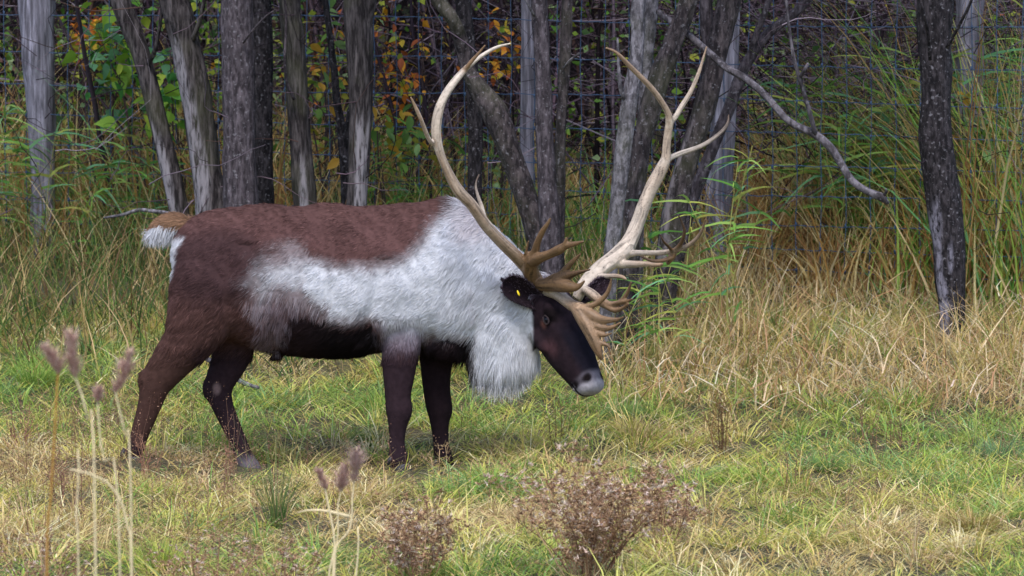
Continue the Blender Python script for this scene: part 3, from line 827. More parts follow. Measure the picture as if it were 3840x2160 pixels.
near_br = [
    # main beam and crown
    ([(1366, 746, -.13, 17), (1352, 712, -.16, 19), (1336, 684, -.19, 19), (1305, 650, -.25, 16.5), (1259, 606, -.32, 15.5), (1222, 566, -.38, 15), (1187, 517, -.43, 14.5), (1151, 478, -.47, 14.5),
      (1124, 427, -.50, 12.5), (1105, 379, -.52, 12.5), (1097, 334, -.53, 13), (1101, 292, -.53, 13), (1112, 256, -.52, 12), (1135, 217, -.49, 11), (1168, 177, -.45, 9), (1187, 160, -.43, 7), (1211, 141, -.41, 6), (1247, 120, -.38, 5), (1285, 109, -.35, 2.5)], M_ * .9, P_),
    ([(1166, 180, -.45, 7), (1183, 158, -.47, 6), (1203, 135, -.48, 4.5), (1221, 113, -.49, 2.5)], M_, B_),
    ([(1098, 366, -.52, 7), (1085, 358, -.55, 6.5), (1074, 340, -.57, 6.5), (1058, 298, -.61, 6), (1043, 265, -.63, 5), (1033, 244, -.65, 2.5)], P_, M_),
    ([(1226, 566, -.37, 8), (1218, 545, -.36, 7), (1212, 520, -.34, 6), (1203, 495, -.33, 5), (1197, 470, -.31, 4), (1199, 454, -.30, 3), (1206, 438, -.29, 2)], P_, D_),
    # bez palm with its points
    ([(1350, 712, -.17, 17), (1335, 684, -.21, 21), (1334, 660, -.25, 20), (1342, 642, -.29, 16)], B_, B_),
    ([(1330, 672, -.22, 9), (1324, 650, -.25, 8), (1322, 640, -.27, 5), (1326, 622, -.29, 3.5), (1330, 605, -.30, 2)], B_, B_),
    ([(1340, 650, -.28, 15), (1347, 630, -.31, 12), (1353, 607, -.34, 9.5), (1366, 580, -.37, 8), (1378, 562, -.39, 5.5), (1385, 548, -.40, 3)], B_, B_ * .9),
    ([(1340, 658, -.28, 16), (1358, 648, -.33, 14), (1385, 638, -.38, 12.5), (1408, 627, -.42, 13), (1424, 618, -.44, 10), (1446, 613, -.47, 7), (1468, 607, -.50, 3)], B_, B_ * .85),
    ([(1414, 624, -.43, 8), (1423, 608, -.45, 6), (1425, 596, -.46, 3)], B_, B_),
    # brow palm
    ([(1352, 712, -.17, 16), (1366, 716, -.22, 17), (1388, 716, -.27, 17), (1410, 716, -.32, 19), (1432, 720, -.37, 16), (1450, 722, -.40, 11), (1462, 716, -.42, 6), (1471, 706, -.44, 2.5)], B_, B_ * .85),
    ([(1372, 708, -.23, 10), (1395, 700, -.28, 13), (1412, 690, -.32, 11), (1432, 667, -.36, 8.5), (1447, 652, -.38, 6), (1461, 638, -.40, 2.5)], B_, B_ * .85),
    ([(1400, 704, -.30, 14), (1420, 697, -.34, 13), (1438, 690, -.38, 10), (1460, 684, -.42, 6), (1485, 678, -.46, 2.5)], B_, D_),
    ([(1405, 710, -.30, 13), (1416, 706, -.33, 12), (1425, 712, -.35, 10)], B_, B_),
    # shovel along the face
    ([(1366, 742, -.14, 12), (1384, 734, -.19, 15), (1405, 743, -.24, 15), (1424, 757, -.29, 15), (1442, 769, -.33, 15), (1462, 772, -.37, 14)], P_, M_),
    ([(1455, 772, -.36, 10), (1480, 771, -.39, 9), (1506, 760, -.42, 8), (1526, 740, -.44, 6.5), (1535, 718, -.45, 5), (1538, 700, -.46, 2.5)], M_, B_ * .75),
    ([(1440, 768, -.33, 12), (1460, 788, -.37, 19), (1477, 815, -.40, 20), (1490, 842, -.42, 18), (1500, 868, -.43, 15), (1508, 890, -.44, 10), (1514, 906, -.44, 4)], M_, B_),
    ([(1462, 778, -.37, 14), (1486, 792, -.40, 17), (1508, 803, -.43, 13), (1535, 805, -.47, 8.5), (1555, 803, -.49, 5), (1569, 797, -.51, 2.5)], M_, B_),
    ([(1478, 806, -.39, 14), (1502, 819, -.42, 14), (1522, 826, -.45, 9.5), (1543, 822, -.48, 5.5), (1562, 811, -.50, 2.5)], M_, B_),
    ([(1488, 828, -.41, 10), (1510, 840, -.44, 9), (1524, 843, -.46, 5), (1540, 838, -.48, 2.5)], M_, B_),
    ([(1495, 850, -.42, 9), (1512, 862, -.44, 7), (1528, 868, -.46, 4.5), (1536, 878, -.47, 2.5)], M_, B_),
]
far_br = [
    ([(1451, 752, .02, 14), (1462, 728, .06, 17), (1484, 702, .12, 20), (1510, 678, .17, 22), (1545, 652, .22, 23), (1572, 628, .26, 25), (1588, 600, .29, 21), (1604, 560, .33, 19), (1620, 515, .36, 18), (1640, 468, .38, 18), (1660, 430, .40, 17),
      (1674, 400, .41, 14), (1676, 370, .41, 12), (1680, 335, .41, 12), (1684, 305, .40, 12), (1676, 275, .38, 9), (1642, 225, .34, 8.5), (1588, 170, .28, 7.5), (1551, 133, .24, 5), (1524, 120, .21, 2.5)], P_, M_ * .9),
    ([(1684, 308, .40, 9), (1698, 295, .42, 8), (1713, 270, .44, 8), (1738, 229, .47, 7), (1759, 179, .50, 5.5), (1778, 116, .53, 2.5)], P_, M_ * .8),
    ([(1668, 412, .40, 12), (1684, 398, .44, 9), (1709, 387, .49, 8), (1767, 366, .57, 7), (1809, 337, .63, 6), (1830, 312, .67, 5), (1833, 288, .70, 2.5)], P_, ANT_DK),
    # bez
    ([(1572, 640, .26, 12), (1600, 636, .22, 9), (1630, 636, .16, 8), (1675, 634, .10, 8), (1725, 621, .04, 7), (1759, 592, -.02, 5.5), (1776, 550, -.06, 2.5)], P_, B_),
    ([(1690, 632, .09, 6), (1702, 625, .06, 6.5), (1715, 608, .02, 6), (1722, 580, -.02, 5), (1714, 556, -.04, 3), (1707, 542, -.06, 2)], B_, D_),
    ([(1695, 640, .09, 6.5), (1684, 622, .05, 5), (1670, 608, .01, 4), (1660, 590, -.01, 2)], B_, D_),
    ([(1690, 646, .09, 7), (1670, 655, .06, 6), (1640, 656, .03, 5), (1611, 644, .01, 2.5)], B_, D_),
    ([(1700, 632, .08, 7), (1690, 650, .09, 8), (1678, 664, .10, 6)], B_, B_),
    ([(1540, 662, .22, 13), (1575, 664, .20, 12), (1600, 664, .16, 10), (1630, 664, .13, 8), (1656, 666, .11, 7), (1668, 664, .10, 4)], P_, M_),
    ([(1500, 690, .14, 12), (1520, 695, .10, 9), (1548, 694, .05, 7), (1566, 697, .02, 6), (1576, 703, .0, 3)], P_, M_),
    # brow tine on the far side
    ([(1452, 750, .02, 12), (1468, 730, .0, 12), (1486, 738, -.04, 13), (1508, 756, -.08, 13), (1530, 768, -.12, 12)], P_, M_),
    ([(1512, 752, -.09, 9), (1530, 765, -.13, 10), (1552, 764, -.17, 8), (1570, 750, -.21, 6.5), (1582, 728, -.24, 5), (1588, 708, -.26, 2.5)], M_, B_ * .85),
    ([(1540, 765, -.15, 8), (1562, 760, -.2, 7), (1578, 757, -.23, 5), (1592, 752, -.25, 2.5)], M_, B_),
    ([(1524, 768, -.12, 10), (1546, 780, -.16, 8), (1566, 775, -.20, 5.5), (1582, 764, -.24, 2.5)], M_, B_),
]
antler('antler', near_br, .9)
antler('antler', far_br, .35)
# crown tuft between the antlers

# ------------------------------------------------------------------ trees
B_grey = bark_mat('bark_grey', (0.030, 0.024, 0.028), (0.115, 0.095, 0.108), (0.22, 0.2, 0.22), 11, 0.35, 0.25)
B_dark = bark_mat('bark_dark', (0.010, 0.0085, 0.010), (0.055, 0.047, 0.052), (0.24, 0.225, 0.28), 12, 0.4, 0.3)
B_furrow = bark_mat('bark_furrowed', (0.016, 0.013, 0.014), (0.105, 0.09, 0.092), (0.235, 0.215, 0.235), 13, 0.15, 0.0, 0.25, 1.0)
B_brown = bark_mat('bark_brown', (0.02, 0.016, 0.018), (0.10, 0.08, 0.084), (0.22, 0.19, 0.2), 10, 0.35, 0.3, 0.25)
B_pale = bark_mat('bark_pale', (0.055, 0.05, 0.056), (0.235, 0.215, 0.24), scale=9, stretch=0.5, fleck=0.25, moss=0.2)
B_wood = bark_mat('weathered_wood', (0.12, 0.11, 0.13), (0.40, 0.37, 0.44), scale=11, stretch=0.07, bump=0.6)
CROWN_PAL = [(0.05, 0.075, 0.02), (0.08, 0.095, 0.022), (0.16, 0.13, 0.025), (0.17, 0.09, 0.02), (0.07, 0.055, 0.03)]

def trunk_mesh(name, rows, mat, parent, Yoff=0.0, bare=None, rough=0.07, knots=(), step=0.036, sides=26, seed=0):
    """rows: world x, y, z, radius.  bare: (theta centre, half width, z lo, z hi) list of barkless strips"""
    Q = spline(rows, step); n = len(Q)
    P = Q[:, :3]; R = np.maximum(Q[:, 3], 0.003)
    def rr(th, i):
        z = P[i[:, 0], 2][:, None] + np.zeros_like(th)
        r = 1 + rough * (noise2(th * 3.2 + seed, z * 5.0, seed) - 0.5) * 2 + rough * 0.8 * (noise2(th * 7.0 + seed, z * 2.2, seed + 5) - 0.5)
        r = r + rough * 0.5 * (noise2(th * 9.0, z * 22.0, seed + 9) - 0.5) + rough * 0.9 * (noise2(th * 4.8 + 2, z * 9.0, seed + 13) - 0.5)
        for kz, kt, kr, kh in knots:
            dth = np.abs((th - kt + np.pi) % (2 * np.pi) - np.pi)
            r = r + kh * np.exp(-((z - kz) / kr) ** 2 - (dth / 0.6) ** 2)
        return r
    v, f = tube(P, R, sides, rr)
    mask = np.zeros(len(v))
    if bare:
        ctr = np.vstack([np.repeat(P, sides, 0), P[0], P[-1]])
        ang = np.arctan2(v[:, 1] - ctr[:, 1], v[:, 0] - ctr[:, 0])
        for a0, hw, z0, z1 in bare:
            d = np.abs((ang - a0 + np.pi) % (2 * np.pi) - np.pi)
            nz = (noise2(v[:, 2] * 4, ang * 2, seed + 3) - 0.5)
            mask = np.maximum(mask, sstep(0.12, -0.12, d - hw - nz * 0.9) * sstep(-0.06, 0.06, v[:, 2] - z0 + nz * 0.2) * sstep(0.06, -0.06, v[:, 2] - z1 + nz * 0.2))
    return tri_mesh(name, v, f, None, mat, parent, True, mask)

def twig_path(p, d, L, n=5, wander=0.25, droop=0.0):
    pts = [np.array(p, float)]; d = np.array(d, float)
    for k in range(n):
        d = d + rng.normal(0, wander, 3) + np.array([0, 0, -droop]); d /= np.linalg.norm(d)
        pts.append(pts[-1] + d * L / n)
    return np.array(pts)

def tree(name, label, rows_v, Y, mat, top=6.2, bare=None, crown=(1.3, 700), rough=0.07, knots=(), sub=(), seed=0, base_to_ground=True, group='trees along the fence', cat='tree'):
    """rows_v: (x, y, width) in the measuring copy, top to bottom"""
    k = vpm(Y) if np.isscalar(Y) else None
    Ys = [Y] * len(rows_v) if np.isscalar(Y) else list(Y)
    rows = [list(V(r[0], r[1], yy)) + [r[2] / 2 / vpm(yy)] for r, yy in zip(rows_v, Ys)]
    # continue to the ground with a flare
    b = np.array(rows[-1]); a = np.array(rows[-2]); d = (b - a)[:3]; d = d / np.linalg.norm(d)
    if base_to_ground:
        gz = ground_z(b[0], b[1]) - 0.06
        if b[2] > gz + 0.05:
            s = (b[2] - gz)
            e = b.copy(); e[:3] = b[:3] + np.array([d[0] / max(0.4, abs(d[2])) * s * 0.6, 0, -s]); e[3] *= 1.22
            m = (b + e) / 2; m[3] = b[3] * 1.04
            rows += [list(m), list(e)]
    # continue upwards out of the picture
    t0 = np.array(rows[0]); t1 = np.array(rows[1]); d = (t0 - t1)[:3]; d /= np.linalg.norm(d)
    head = []
    p = t0.copy(); r0 = t0[3]
    nst = 5
    for i in range(1, nst + 1):
        d = d + np.array([rng.normal(0, .06), rng.normal(0, .06), 0.12]); d /= np.linalg.norm(d)
        p = p.copy(); p[:3] = p[:3] + d * max(0.3, (top - t0[2]) / nst); p[3] = r0 * (1 - 0.8 * i / nst)
        head.append(list(p))
    rows = head[::-1] + rows
    base = rows[-1]
    t = thing(name, label, cat, tuple(base[:3]), group)
    trunk_mesh('trunk', rows, mat, t, bare=bare, rough=rough, knots=knots, seed=seed)
    # limbs above the picture and the crown they carry
    cr, nl = crown
    if nl:
        bag = Bag(); tips = [np.array(rows[0][:3])]
        for i in range(5):
            q = np.array(head[rng.integers(1, nst)]); a = rng.uniform(0, 2 * np.pi)
            path = twig_path(q[:3], (math.cos(a), math.sin(a), rng.uniform(.3, 1)), rng.uniform(.8, 1.5) * cr, 6, .2)
            v, f = tube(path, np.linspace(max(q[3] * .5, .012), .005, len(path)), 6)
            tri_mesh('limb', v, f, None, mat, t, True)
            tips += list(path[2:])
        tips = np.array(tips)
        c = tips[rng.integers(0, len(tips), nl)] + rng.normal(0, 0.3 * cr, (nl, 3))
        c[:, 2] = np.maximum(c[:, 2], 3.3 + 0.5 * rng.random(nl))
        dv = rand_dirs(nl, -.9, .4)
        v, f, cc = leaves(c, dv, rand_dirs(nl, .2, 1), rng.uniform(.07, .13, nl), rng.uniform(.04, .08, nl), pick(CROWN_PAL, nl, (3, 3, 1.5, 1, 1)))
        tri_mesh('crown', v, f, cc, M_leaf, t)['kind'] = 'stuff'
    for s in sub: s(t)
    return t
def side_branch(rows_v, mat, name='branch', step=0.03, rough=0.09, seed=1):
    """a branch that shows in the picture: rows (x, y, width, Y)"""
    def go(t):
        rows = [list(V(r[0], r[1], r[3])) + [r[2] / 2 / vpm(r[3])] for r in rows_v]
        trunk_mesh(name, rows, mat, t, rough=rough, step=step, sides=12, seed=seed)
    return go

tree('tree', 'slender dark trunk leaning left, leftmost of the trees above the rump', [(302, 0, 52), (330, 70, 50), (360, 155, 46), (388, 262, 44), (412, 360, 46), (436, 460, 50), (452, 540, 52)], 4.3, B_furrow, seed=1,
     bare=[(-2.2, 0.5, 1.0, 1.45), (-1.9, 0.4, 0.6, 1.0)], sub=[side_branch([(368, 165, 10, 4.27), (385, 140, 12, 4.2), (395, 105, 10, 4.15), (404, 50, 9, 4.1), (412, -20, 8, 4.1)], B_furrow)])
tree('tree', 'curved furrowed trunk with a pale stripped side, second from the left', [(436, -4, 74), (452, 60, 74), (472, 130, 74), (490, 215, 76), (502, 300, 74), (512, 380, 72), (526, 460, 74), (534, 540, 80)], 4.1, B_furrow, seed=2,
     bare=[(-2.35, 0.55, 0.2, 2.0)], rough=0.1, sub=[side_branch([(484, 100, 14, 4.05), (500, 60, 12, 4.0), (512, 10, 11, 3.95), (522, -60, 10, 3.9)], B_furrow, seed=4)])
tree('tree', 'thick straight grey-mauve trunk rising behind the back of the animal', [(596, 0, 78), (599, 130, 80), (600, 260, 80), (602, 400, 82), (606, 520, 88)], 3.7, B_grey, seed=3, rough=0.045, knots=[(1.75, -1.2, .05, .12), (1.3, -2.0, .06, .1)],
     sub=[side_branch([(612, 108, 5, 3.6), (640, 72, 5, 3.5), (668, 42, 5, 3.45), (690, 26, 3, 3.4)], B_grey)])
tree('tree', 'dark trunk half hidden behind the thick grey-mauve one', [(657, 0, 54), (659, 150, 54), (660, 300, 52), (663, 420, 50), (665, 520, 52)], 4.4, B_dark, seed=4)
tree('tree', 'rough brown trunk with pale torn streak between dark and forked trunks', [(728, 0, 56), (738, 80, 56), (745, 180, 54), (752, 290, 54), (760, 400, 54), (768, 515, 58)], 4.2, B_furrow, seed=5, rough=0.12,
     bare=[(-1.5, 0.3, .75, 1.35)], sub=[side_branch([(740, 250, 8, 4.1), (722, 210, 8, 4.05), (716, 150, 7, 4.0), (720, 60, 7, 4.0), (716, -10, 6, 4.0)], B_grey, seed=7)])
tree('tree', 'slate grey trunk that forks at the top, rising behind the middle of the back', [(896, 0, 66), (904, 90, 70), (908, 180, 64), (908, 280, 56), (904, 380, 54), (898, 515, 52)], 3.9, B_furrow, seed=6, bare=[(-1.2, 0.75, .3, 1.55)],
     sub=[side_branch([(906, 110, 40, 3.9), (922, 50, 36, 3.88), (932, -10, 34, 3.86), (940, -140, 26, 3.8)], B_furrow, seed=9)])
tree('tree', 'thin dark twin-stemmed sapling left of the forked slate trunk', [(842, 190, 18), (846, 250, 20), (856, 300, 22), (864, 370, 26), (870, 450, 28), (874, 520, 30)], 5.0, B_dark, seed=7, crown=(.8, 200), top=3.6,
     sub=[side_branch([(866, 380, 18, 5.0), (878, 300, 16, 4.95), (890, 220, 14, 4.9), (884, 120, 12, 4.9), (872, 0, 10, 4.9)], B_dark, seed=2)])
tree('tree', 'bent brown trunk leaning left with a torn orange scar behind the near antler', [(1098, -6, 34), (1134, 40, 34), (1155, 85, 36), (1166, 130, 37), (1173, 168, 36), (1188, 198, 42), (1213, 236, 54), (1245, 282, 66), (1270, 345, 62), (1294, 417, 56), (1322, 500, 58), (1350, 580, 62)],
     [3.3, 3.3, 3.35, 3.4, 3.4, 3.4, 3.4, 3.4, 3.4, 3.4, 3.4, 3.4], B_brown, seed=8, rough=0.12, knots=[(1.55, -1.0, .07, .25)])
tree('tree', 'dark upright trunk standing just left of the bent brown one', [(1166, -10, 40), (1172, 80, 40), (1184, 170, 38), (1194, 260, 38), (1196, 360, 38), (1194, 500, 38)], 4.3, B_dark, seed=9, rough=0.1)
tree('tree', 'straight speckled grey trunk right of the bent brown one', [(1356, -4, 40), (1362, 100, 40), (1367, 220, 42), (1370, 340, 44), (1376, 460, 48), (1384, 600, 54)], 3.1, B_grey, seed=10, rough=0.06,
     sub=[side_branch([(1345, 40, 7, 3.05), (1328, 10, 7, 3.0), (1312, -20, 6, 3.0)], B_pale, seed=3)])
tree('tree', 'narrow rough brown trunk paired beside the straight speckled one', [(1428, -4, 28), (1424, 90, 28), (1418, 200, 27), (1411, 320, 27), (1408, 430, 28), (1404, 600, 32)], 3.4, B_brown, seed=11, rough=0.15,
     sub=[side_branch([(1418, 172, 7, 3.35), (1436, 150, 7, 3.3), (1458, 134, 6, 3.25)], B_pale, seed=5)])
tree('tree', 'pale grey trunk with an upright broken stub left of far antler', [(1607, -4, 34), (1605, 80, 34), (1600, 160, 36), (1588, 225, 40), (1575, 310, 42), (1563, 420, 40), (1551, 530, 38), (1538, 640, 40)], 2.6, B_pale, seed=12, rough=0.06,
     sub=[side_branch([(1572, 250, 13, 2.58), (1562, 225, 12, 2.56), (1557, 180, 9, 2.54), (1555, 130, 7, 2.54), (1553, 95, 6, 2.54)], B_pale, 'broken_stub', seed=6)])
tree('tree', 'pale straight trunk glimpsed behind the one with the broken stub', [(1640, -4, 32), (1636, 60, 30), (1628, 150, 28), (1620, 260, 28), (1612, 400, 30)], 3.6, B_pale, seed=13)
tree('tree', 'dark mossy trunk leaning right behind the far antler beam', [(1728, 10, 44), (1700, 90, 46), (1662, 190, 50), (1632, 292, 50), (1612, 385, 46), (1596, 500, 46), (1586, 620, 50)], 3.0, B_brown, seed=14, rough=0.16, knots=[(1.8, -1.3, .08, .2)])
tree('tree', 'large twisted brown trunk leaning right beside the grey post', [(1836, -4, 58), (1820, 60, 56), (1803, 130, 54), (1778, 245, 56), (1750, 345, 56), (1718, 440, 58), (1696, 540, 62)], 3.3, B_brown, seed=15, rough=0.13, bare=[(-2.4, .35, .8, 1.5)],
     sub=[side_branch([(1796, 150, 34, 3.35), (1780, 90, 34, 3.4), (1776, 30, 34, 3.4), (1776, -60, 30, 3.4)], B_grey, seed=8)])
tree('tree', 'thin grey sapling leaning far right across the top of the grey post', [(2046, -16, 22), (1990, 40, 24), (1930, 85, 26), (1890, 140, 28), (1862, 195, 30), (1838, 262, 30), (1808, 335, 30), (1770, 430, 32), (1735, 520, 34)], 4.3, B_grey, seed=16, top=3.6, crown=(.9, 250),
     sub=[side_branch([(1884, 150, 18, 4.3), (1905, 80, 18, 4.25), (1928, 20, 16, 4.2), (1942, -40, 15, 4.2)], B_grey, seed=2)])
tree('tree', 'black weathered trunk with a pale bare strip, alone on the right', [(2352, -6, 92), (2352, 100, 84), (2356, 190, 78), (2354, 260, 74), (2352, 330, 84), (2362, 410, 86), (2374, 500, 88), (2386, 600, 84), (2390, 690, 78), (2394, 760, 66), (2394, 830, 62)], 3.25, B_dark, seed=17, rough=0.07, bare=[(-2.5, 0.62, -.5, 1.06)],
     sub=[side_branch([(2382, 120, 9, 3.1), (2410, 70, 8, 3.0), (2440, 10, 7, 2.9), (2460, -40, 6, 2.9)], B_dark, seed=3),
          side_branch([(2340, 150, 9, 3.1), (2334, 80, 8, 3.0), (2320, 20, 7, 2.9), (2306, -30, 6, 2.9)], B_dark, seed=5)])

# the broken branch caught between the trunks, and small fallen wood
def loose(name, label, rows_v, mat, cat='branch', side=(), seed=0, rough=0.1, bare=None):
    rows = [list(V(r[0], r[1], r[3])) + [r[2] / 2 / vpm(r[3])] for r in rows_v]
    t = thing(name, label, cat, tuple(rows[-1][:3]))
    trunk_mesh('stem', rows, mat, t, rough=rough, step=0.03, sides=14, seed=seed, bare=bare)
    for s in side: s(t)
B_limb = bark_mat('bark_limb', (0.04, 0.034, 0.038), (0.18, 0.16, 0.18), scale=6, stretch=0.5, fleck=0.3)
loose('broken_branch', 'long broken grey branch sagging from the trunks down to the right', [(1655, 28, 14.8, 3.2), (1700, 62, 16.3, 3.1), (1745, 100, 17.8, 3.05), (1800, 148, 17.8, 3.0), (1830, 172, 17.8, 2.95), (1875, 198, 18.5, 2.9), (1925, 240, 17.8, 2.85), (1985, 305, 19.2, 2.8), (2050, 338, 20.7, 2.75),
     (2090, 372, 20.7, 2.72), (2115, 410, 19.2, 2.7), (2145, 455, 17.8, 2.68), (2185, 482, 17.8, 2.66), (2215, 494, 22.2, 2.64), (2236, 512, 8.9, 2.63)], B_limb, seed=4, rough=.14,
     side=[side_branch([(2052, 340, 11.8, 2.74), (2040, 295, 11.8, 2.7), (2024, 240, 10.4, 2.66), (2012, 200, 11.1, 2.62), (1998, 150, 8.9, 2.6), (1985, 70, 7.4, 2.58), (1976, -20, 6.7, 2.56)], B_limb),
           side_branch([(2012, 196, 8.9, 2.62), (2024, 176, 8.9, 2.58), (2033, 160, 6.7, 2.55)], B_limb), side_branch([(2222, 494, 10.4, 2.64), (2230, 482, 7.4, 2.62), (2228, 474, 4.4, 2.6)], B_limb)])
loose('fallen_branch', 'thin grey fallen branch lying in the grass left of the tail', [(262, 548, 6, 4.0), (310, 540, 9, 3.95), (350, 528, 10, 3.9), (392, 532, 10, 3.85), (425, 536, 9, 3.8), (452, 545, 6, 3.75)], B_pale)
a = G(500, 900); 
loose('fallen_stick', 'short grey stick on the ground between the hind legs', [(508, 896, 12, 2.05), (530, 908, 14, 2.0), (552, 922, 14, 1.95), (590, 950, 13, 1.8), (620, 966, 12, 1.7), (650, 975, 8, 1.6)], B_pale)

# ------------------------------------------------------------------ woven wire fence with posts
fz = lambda x: 0.465 + (3.0 - x) * 0.0125           # bottom wire
fence = thing('fence', 'woven wire fence with weathered posts running behind the trees', 'fence', (0, fence_y(0), ground_z(0, fence_y(0))))
hs = np.cumsum([0, .109, .131, .143, .167, .171, .196, .199, .218, .240, .25, .25, .25])
X0, X1 = -4.6, 4.4
for k, h in enumerate(hs):
    xs = np.arange(X0, X1, 0.08)
    P = np.stack([xs, fence_y(xs) + 0.012 * np.sin(xs * 3 + k), fz(xs) + h + 0.012 * np.sin(xs * 1.3 + k) + 0.004 * np.sin(xs * 41)], 1)
    v, f = tube(P, 0.003 if 0 < k < 12 else 0.0036, 5); tri_mesh('line_wire', v, f, None, M_wire, fence, True)
st = None
for i, x in enumerate(np.arange(X0 + .05, X1 - .05, 0.142)):
    P = np.stack([np.full(len(hs), x) + 0.006 * np.sin(np.arange(len(hs)) * 1.7 + i), np.full(len(hs), fence_y(x)) - 0.004, fz(x) + hs], 1)
    b = Bag(); v, f = tube(P, 0.0028, 5); b.add(v, f, (.1, .1, .1))
    for h in hs[1:-1]:                               # the wrapped joints
        q = np.array([x, fence_y(x) - .004, fz(x) + h]); v, f = tube(np.array([q - [0, 0, .012], q, q + [0, 0, .012]]), [.004, .0068, .004], 6); b.add(v, f, (.1, .1, .1))
    b.build('stay_wire', M_wire, fence, True)
def post(rows_v, dY, mat, seed, bare=None, rough=0.05, knots=()):
    rows = []
    for x, y, w in rows_v:
        p = V(x, y, 5.0); Y = fence_y(p[0]) + dY; p = V(x, y, Y); rows.append(list(p) + [w / 2 / vpm(Y)])
    b = np.array(rows[-1]); e = b.copy(); e[2] = ground_z(b[0], b[1]) - .1; rows.append(list(e))
    t = np.array(rows[0]); t2 = t.copy(); t2[2] += max(0.05, 2.95 - t[2]); rows = [list(t2)] + rows
    trunk_mesh('post', rows, mat, fence, rough=rough, seed=seed, knots=knots, bare=bare)
post([(92, 0, 92), (96, 90, 84), (100, 190, 78), (104, 300, 70), (106, 420, 62), (108, 550, 62)], 0.11, B_wood, 21, knots=[(1.85, 3.3, .12, .3), (1.2, -.6, .1, .22)], rough=0.1)
post([(1836, 90, 50), (1826, 250, 58), (1812, 420, 66), (1806, 560, 66)], 0.11, B_wood, 22)
post([(2440, 0, 72), (2440, 100, 72), (2440, 250, 72)], 0.75, B_wood, 23)
post([(1328, 20, 34), (1328, 150, 34), (1326, 320, 36), (1326, 500, 36)], 0.11, B_wood, 24)

# ------------------------------------------------------------------ thicket behind the fence
TW = [srgb(104, 88, 98), srgb(66, 54, 62), srgb(36, 28, 33), srgb(134, 120, 130), srgb(76, 58, 54)]
def twigs_batch(P0, D, L, R, colr, n=5, wander=0.22, droop=0.0):
    N = len(P0); pts = np.zeros((N, n + 1, 3)); pts[:, 0] = P0; d = D / np.linalg.norm(D, axis=1)[:, None]
    for k in range(n):
        d = d + rng.normal(0, wander, (N, 3)); d[:, 2] -= droop; d /= np.linalg.norm(d, axis=1)[:, None]
        pts[:, k + 1] = pts[:, k] + d * (L / n)[:, None]
    T = np.gradient(pts, axis=1); T /= np.linalg.norm(T, axis=2)[..., None]
    A = np.cross(T, np.array([0.3, 0.8, 0.5])); A /= np.linalg.norm(A, axis=2)[..., None]; B = np.cross(T, A)
    r = R[:, None] * np.linspace(1, 0.35, n + 1)[None]
    ring = [pts + r[..., None] * (math.cos(a) * A + math.sin(a) * B) for a in (0, 2.094, 4.189)]
    Vt = np.stack(ring, 2).reshape(N, -1, 3)
    f = []
    for k in range(n):
        for j in range(3):
            a, b = 3 * k + j, 3 * k + (j + 1) % 3
            f += [[a, b, b + 3], [a, b + 3, a + 3]]
    F = (np.arange(N) * Vt.shape[1])[:, None, None] + np.array(f)[None]
    return Vt.reshape(-1, 3), F.reshape(-1, 3), np.repeat(colr, Vt.shape[1], 0), pts
def region(n, y0, y1, pad=0.6, power=1.0):
    Y = y0 + (y1 - y0) * rng.random(n) ** power
    hw = 0.134 * (Y - CAM[1]) + pad
    return rng.uniform(-1, 1, n) * hw, Y
bag = Bag()
n = 5600
X, Y = region(n, 5.2, 13, 1.0, 1.3)
ok = Y > fence_y(X) + 0.25; X, Y = X[ok], Y[ok]; n = len(X)
Z = ground_z(X, Y) + rng.random(n) ** 0.8 * 2.6
D = rand_dirs(n, -.2, .9); D[:, 1] *= .6
v, f, c, pts = twigs_batch(np.stack([X, Y, Z], 1), D, rng.uniform(.4, 1.5, n), rng.uniform(.002, .0075, n), pick(TW, n, (3, 3, 3, 1.6, 1), .3))
bag.add(v, f, c)
# upright thin stems
n = 420
X, Y = region(n, 5.5, 15, 1.0, 1.0); ok = Y > fence_y(X) + 0.3; X, Y = X[ok], Y[ok]; n = len(X)
D = np.stack([rng.normal(0, .22, n), rng.normal(0, .15, n), np.ones(n)], 1)
v, f, c, pts2 = twigs_batch(np.stack([X, Y, ground_z(X, Y)], 1), D, rng.uniform(2.2, 4.5, n), rng.uniform(.008, .026, n), pick(TW, n, (2, 3, 3, 1, 1)), 8, .07)
bag.add(v, f, c)
# loose twigs on our side of the fence among the trees, and the tangle on the right
n = 380
X, Y = region(n, 3.0, 5.6, 0.3); ok = (Y < fence_y(X) - .1); X, Y = X[ok], Y[ok]; n = len(X)
Z = ground_z(X, Y) + 0.5 + rng.random(n) * 2.2
v, f, c, _ = twigs_batch(np.stack([X, Y, Z], 1), rand_dirs(n, -.3, .8), rng.uniform(.3, 1.1, n), rng.uniform(.0016, .004, n), pick(TW, n, (2, 3, 3, .4, 1)), 7, .3)
bag.add(v, f, c)
n = 900
X = rng.uniform(1.3, 3.6, n); Y = fence_y(X) + rng.uniform(.2, 2.5, n); Z = ground_z(X, Y) + rng.uniform(.9, 2.6, n)
v, f, c, _ = twigs_batch(np.stack([X, Y, Z], 1), rand_dirs(n, -.35, .5), rng.uniform(.4, 1.4, n), rng.uniform(.0022, .005, n), pick(TW, n, (3, 2, 1, 3, 1)))
bag.add(v, f, c)
o = bag.build('thicket_twigs', M_twig); tag(o, 'tangle of bare purplish twigs and thin stems behind the wire fence', 'thicket', None, 'stuff')

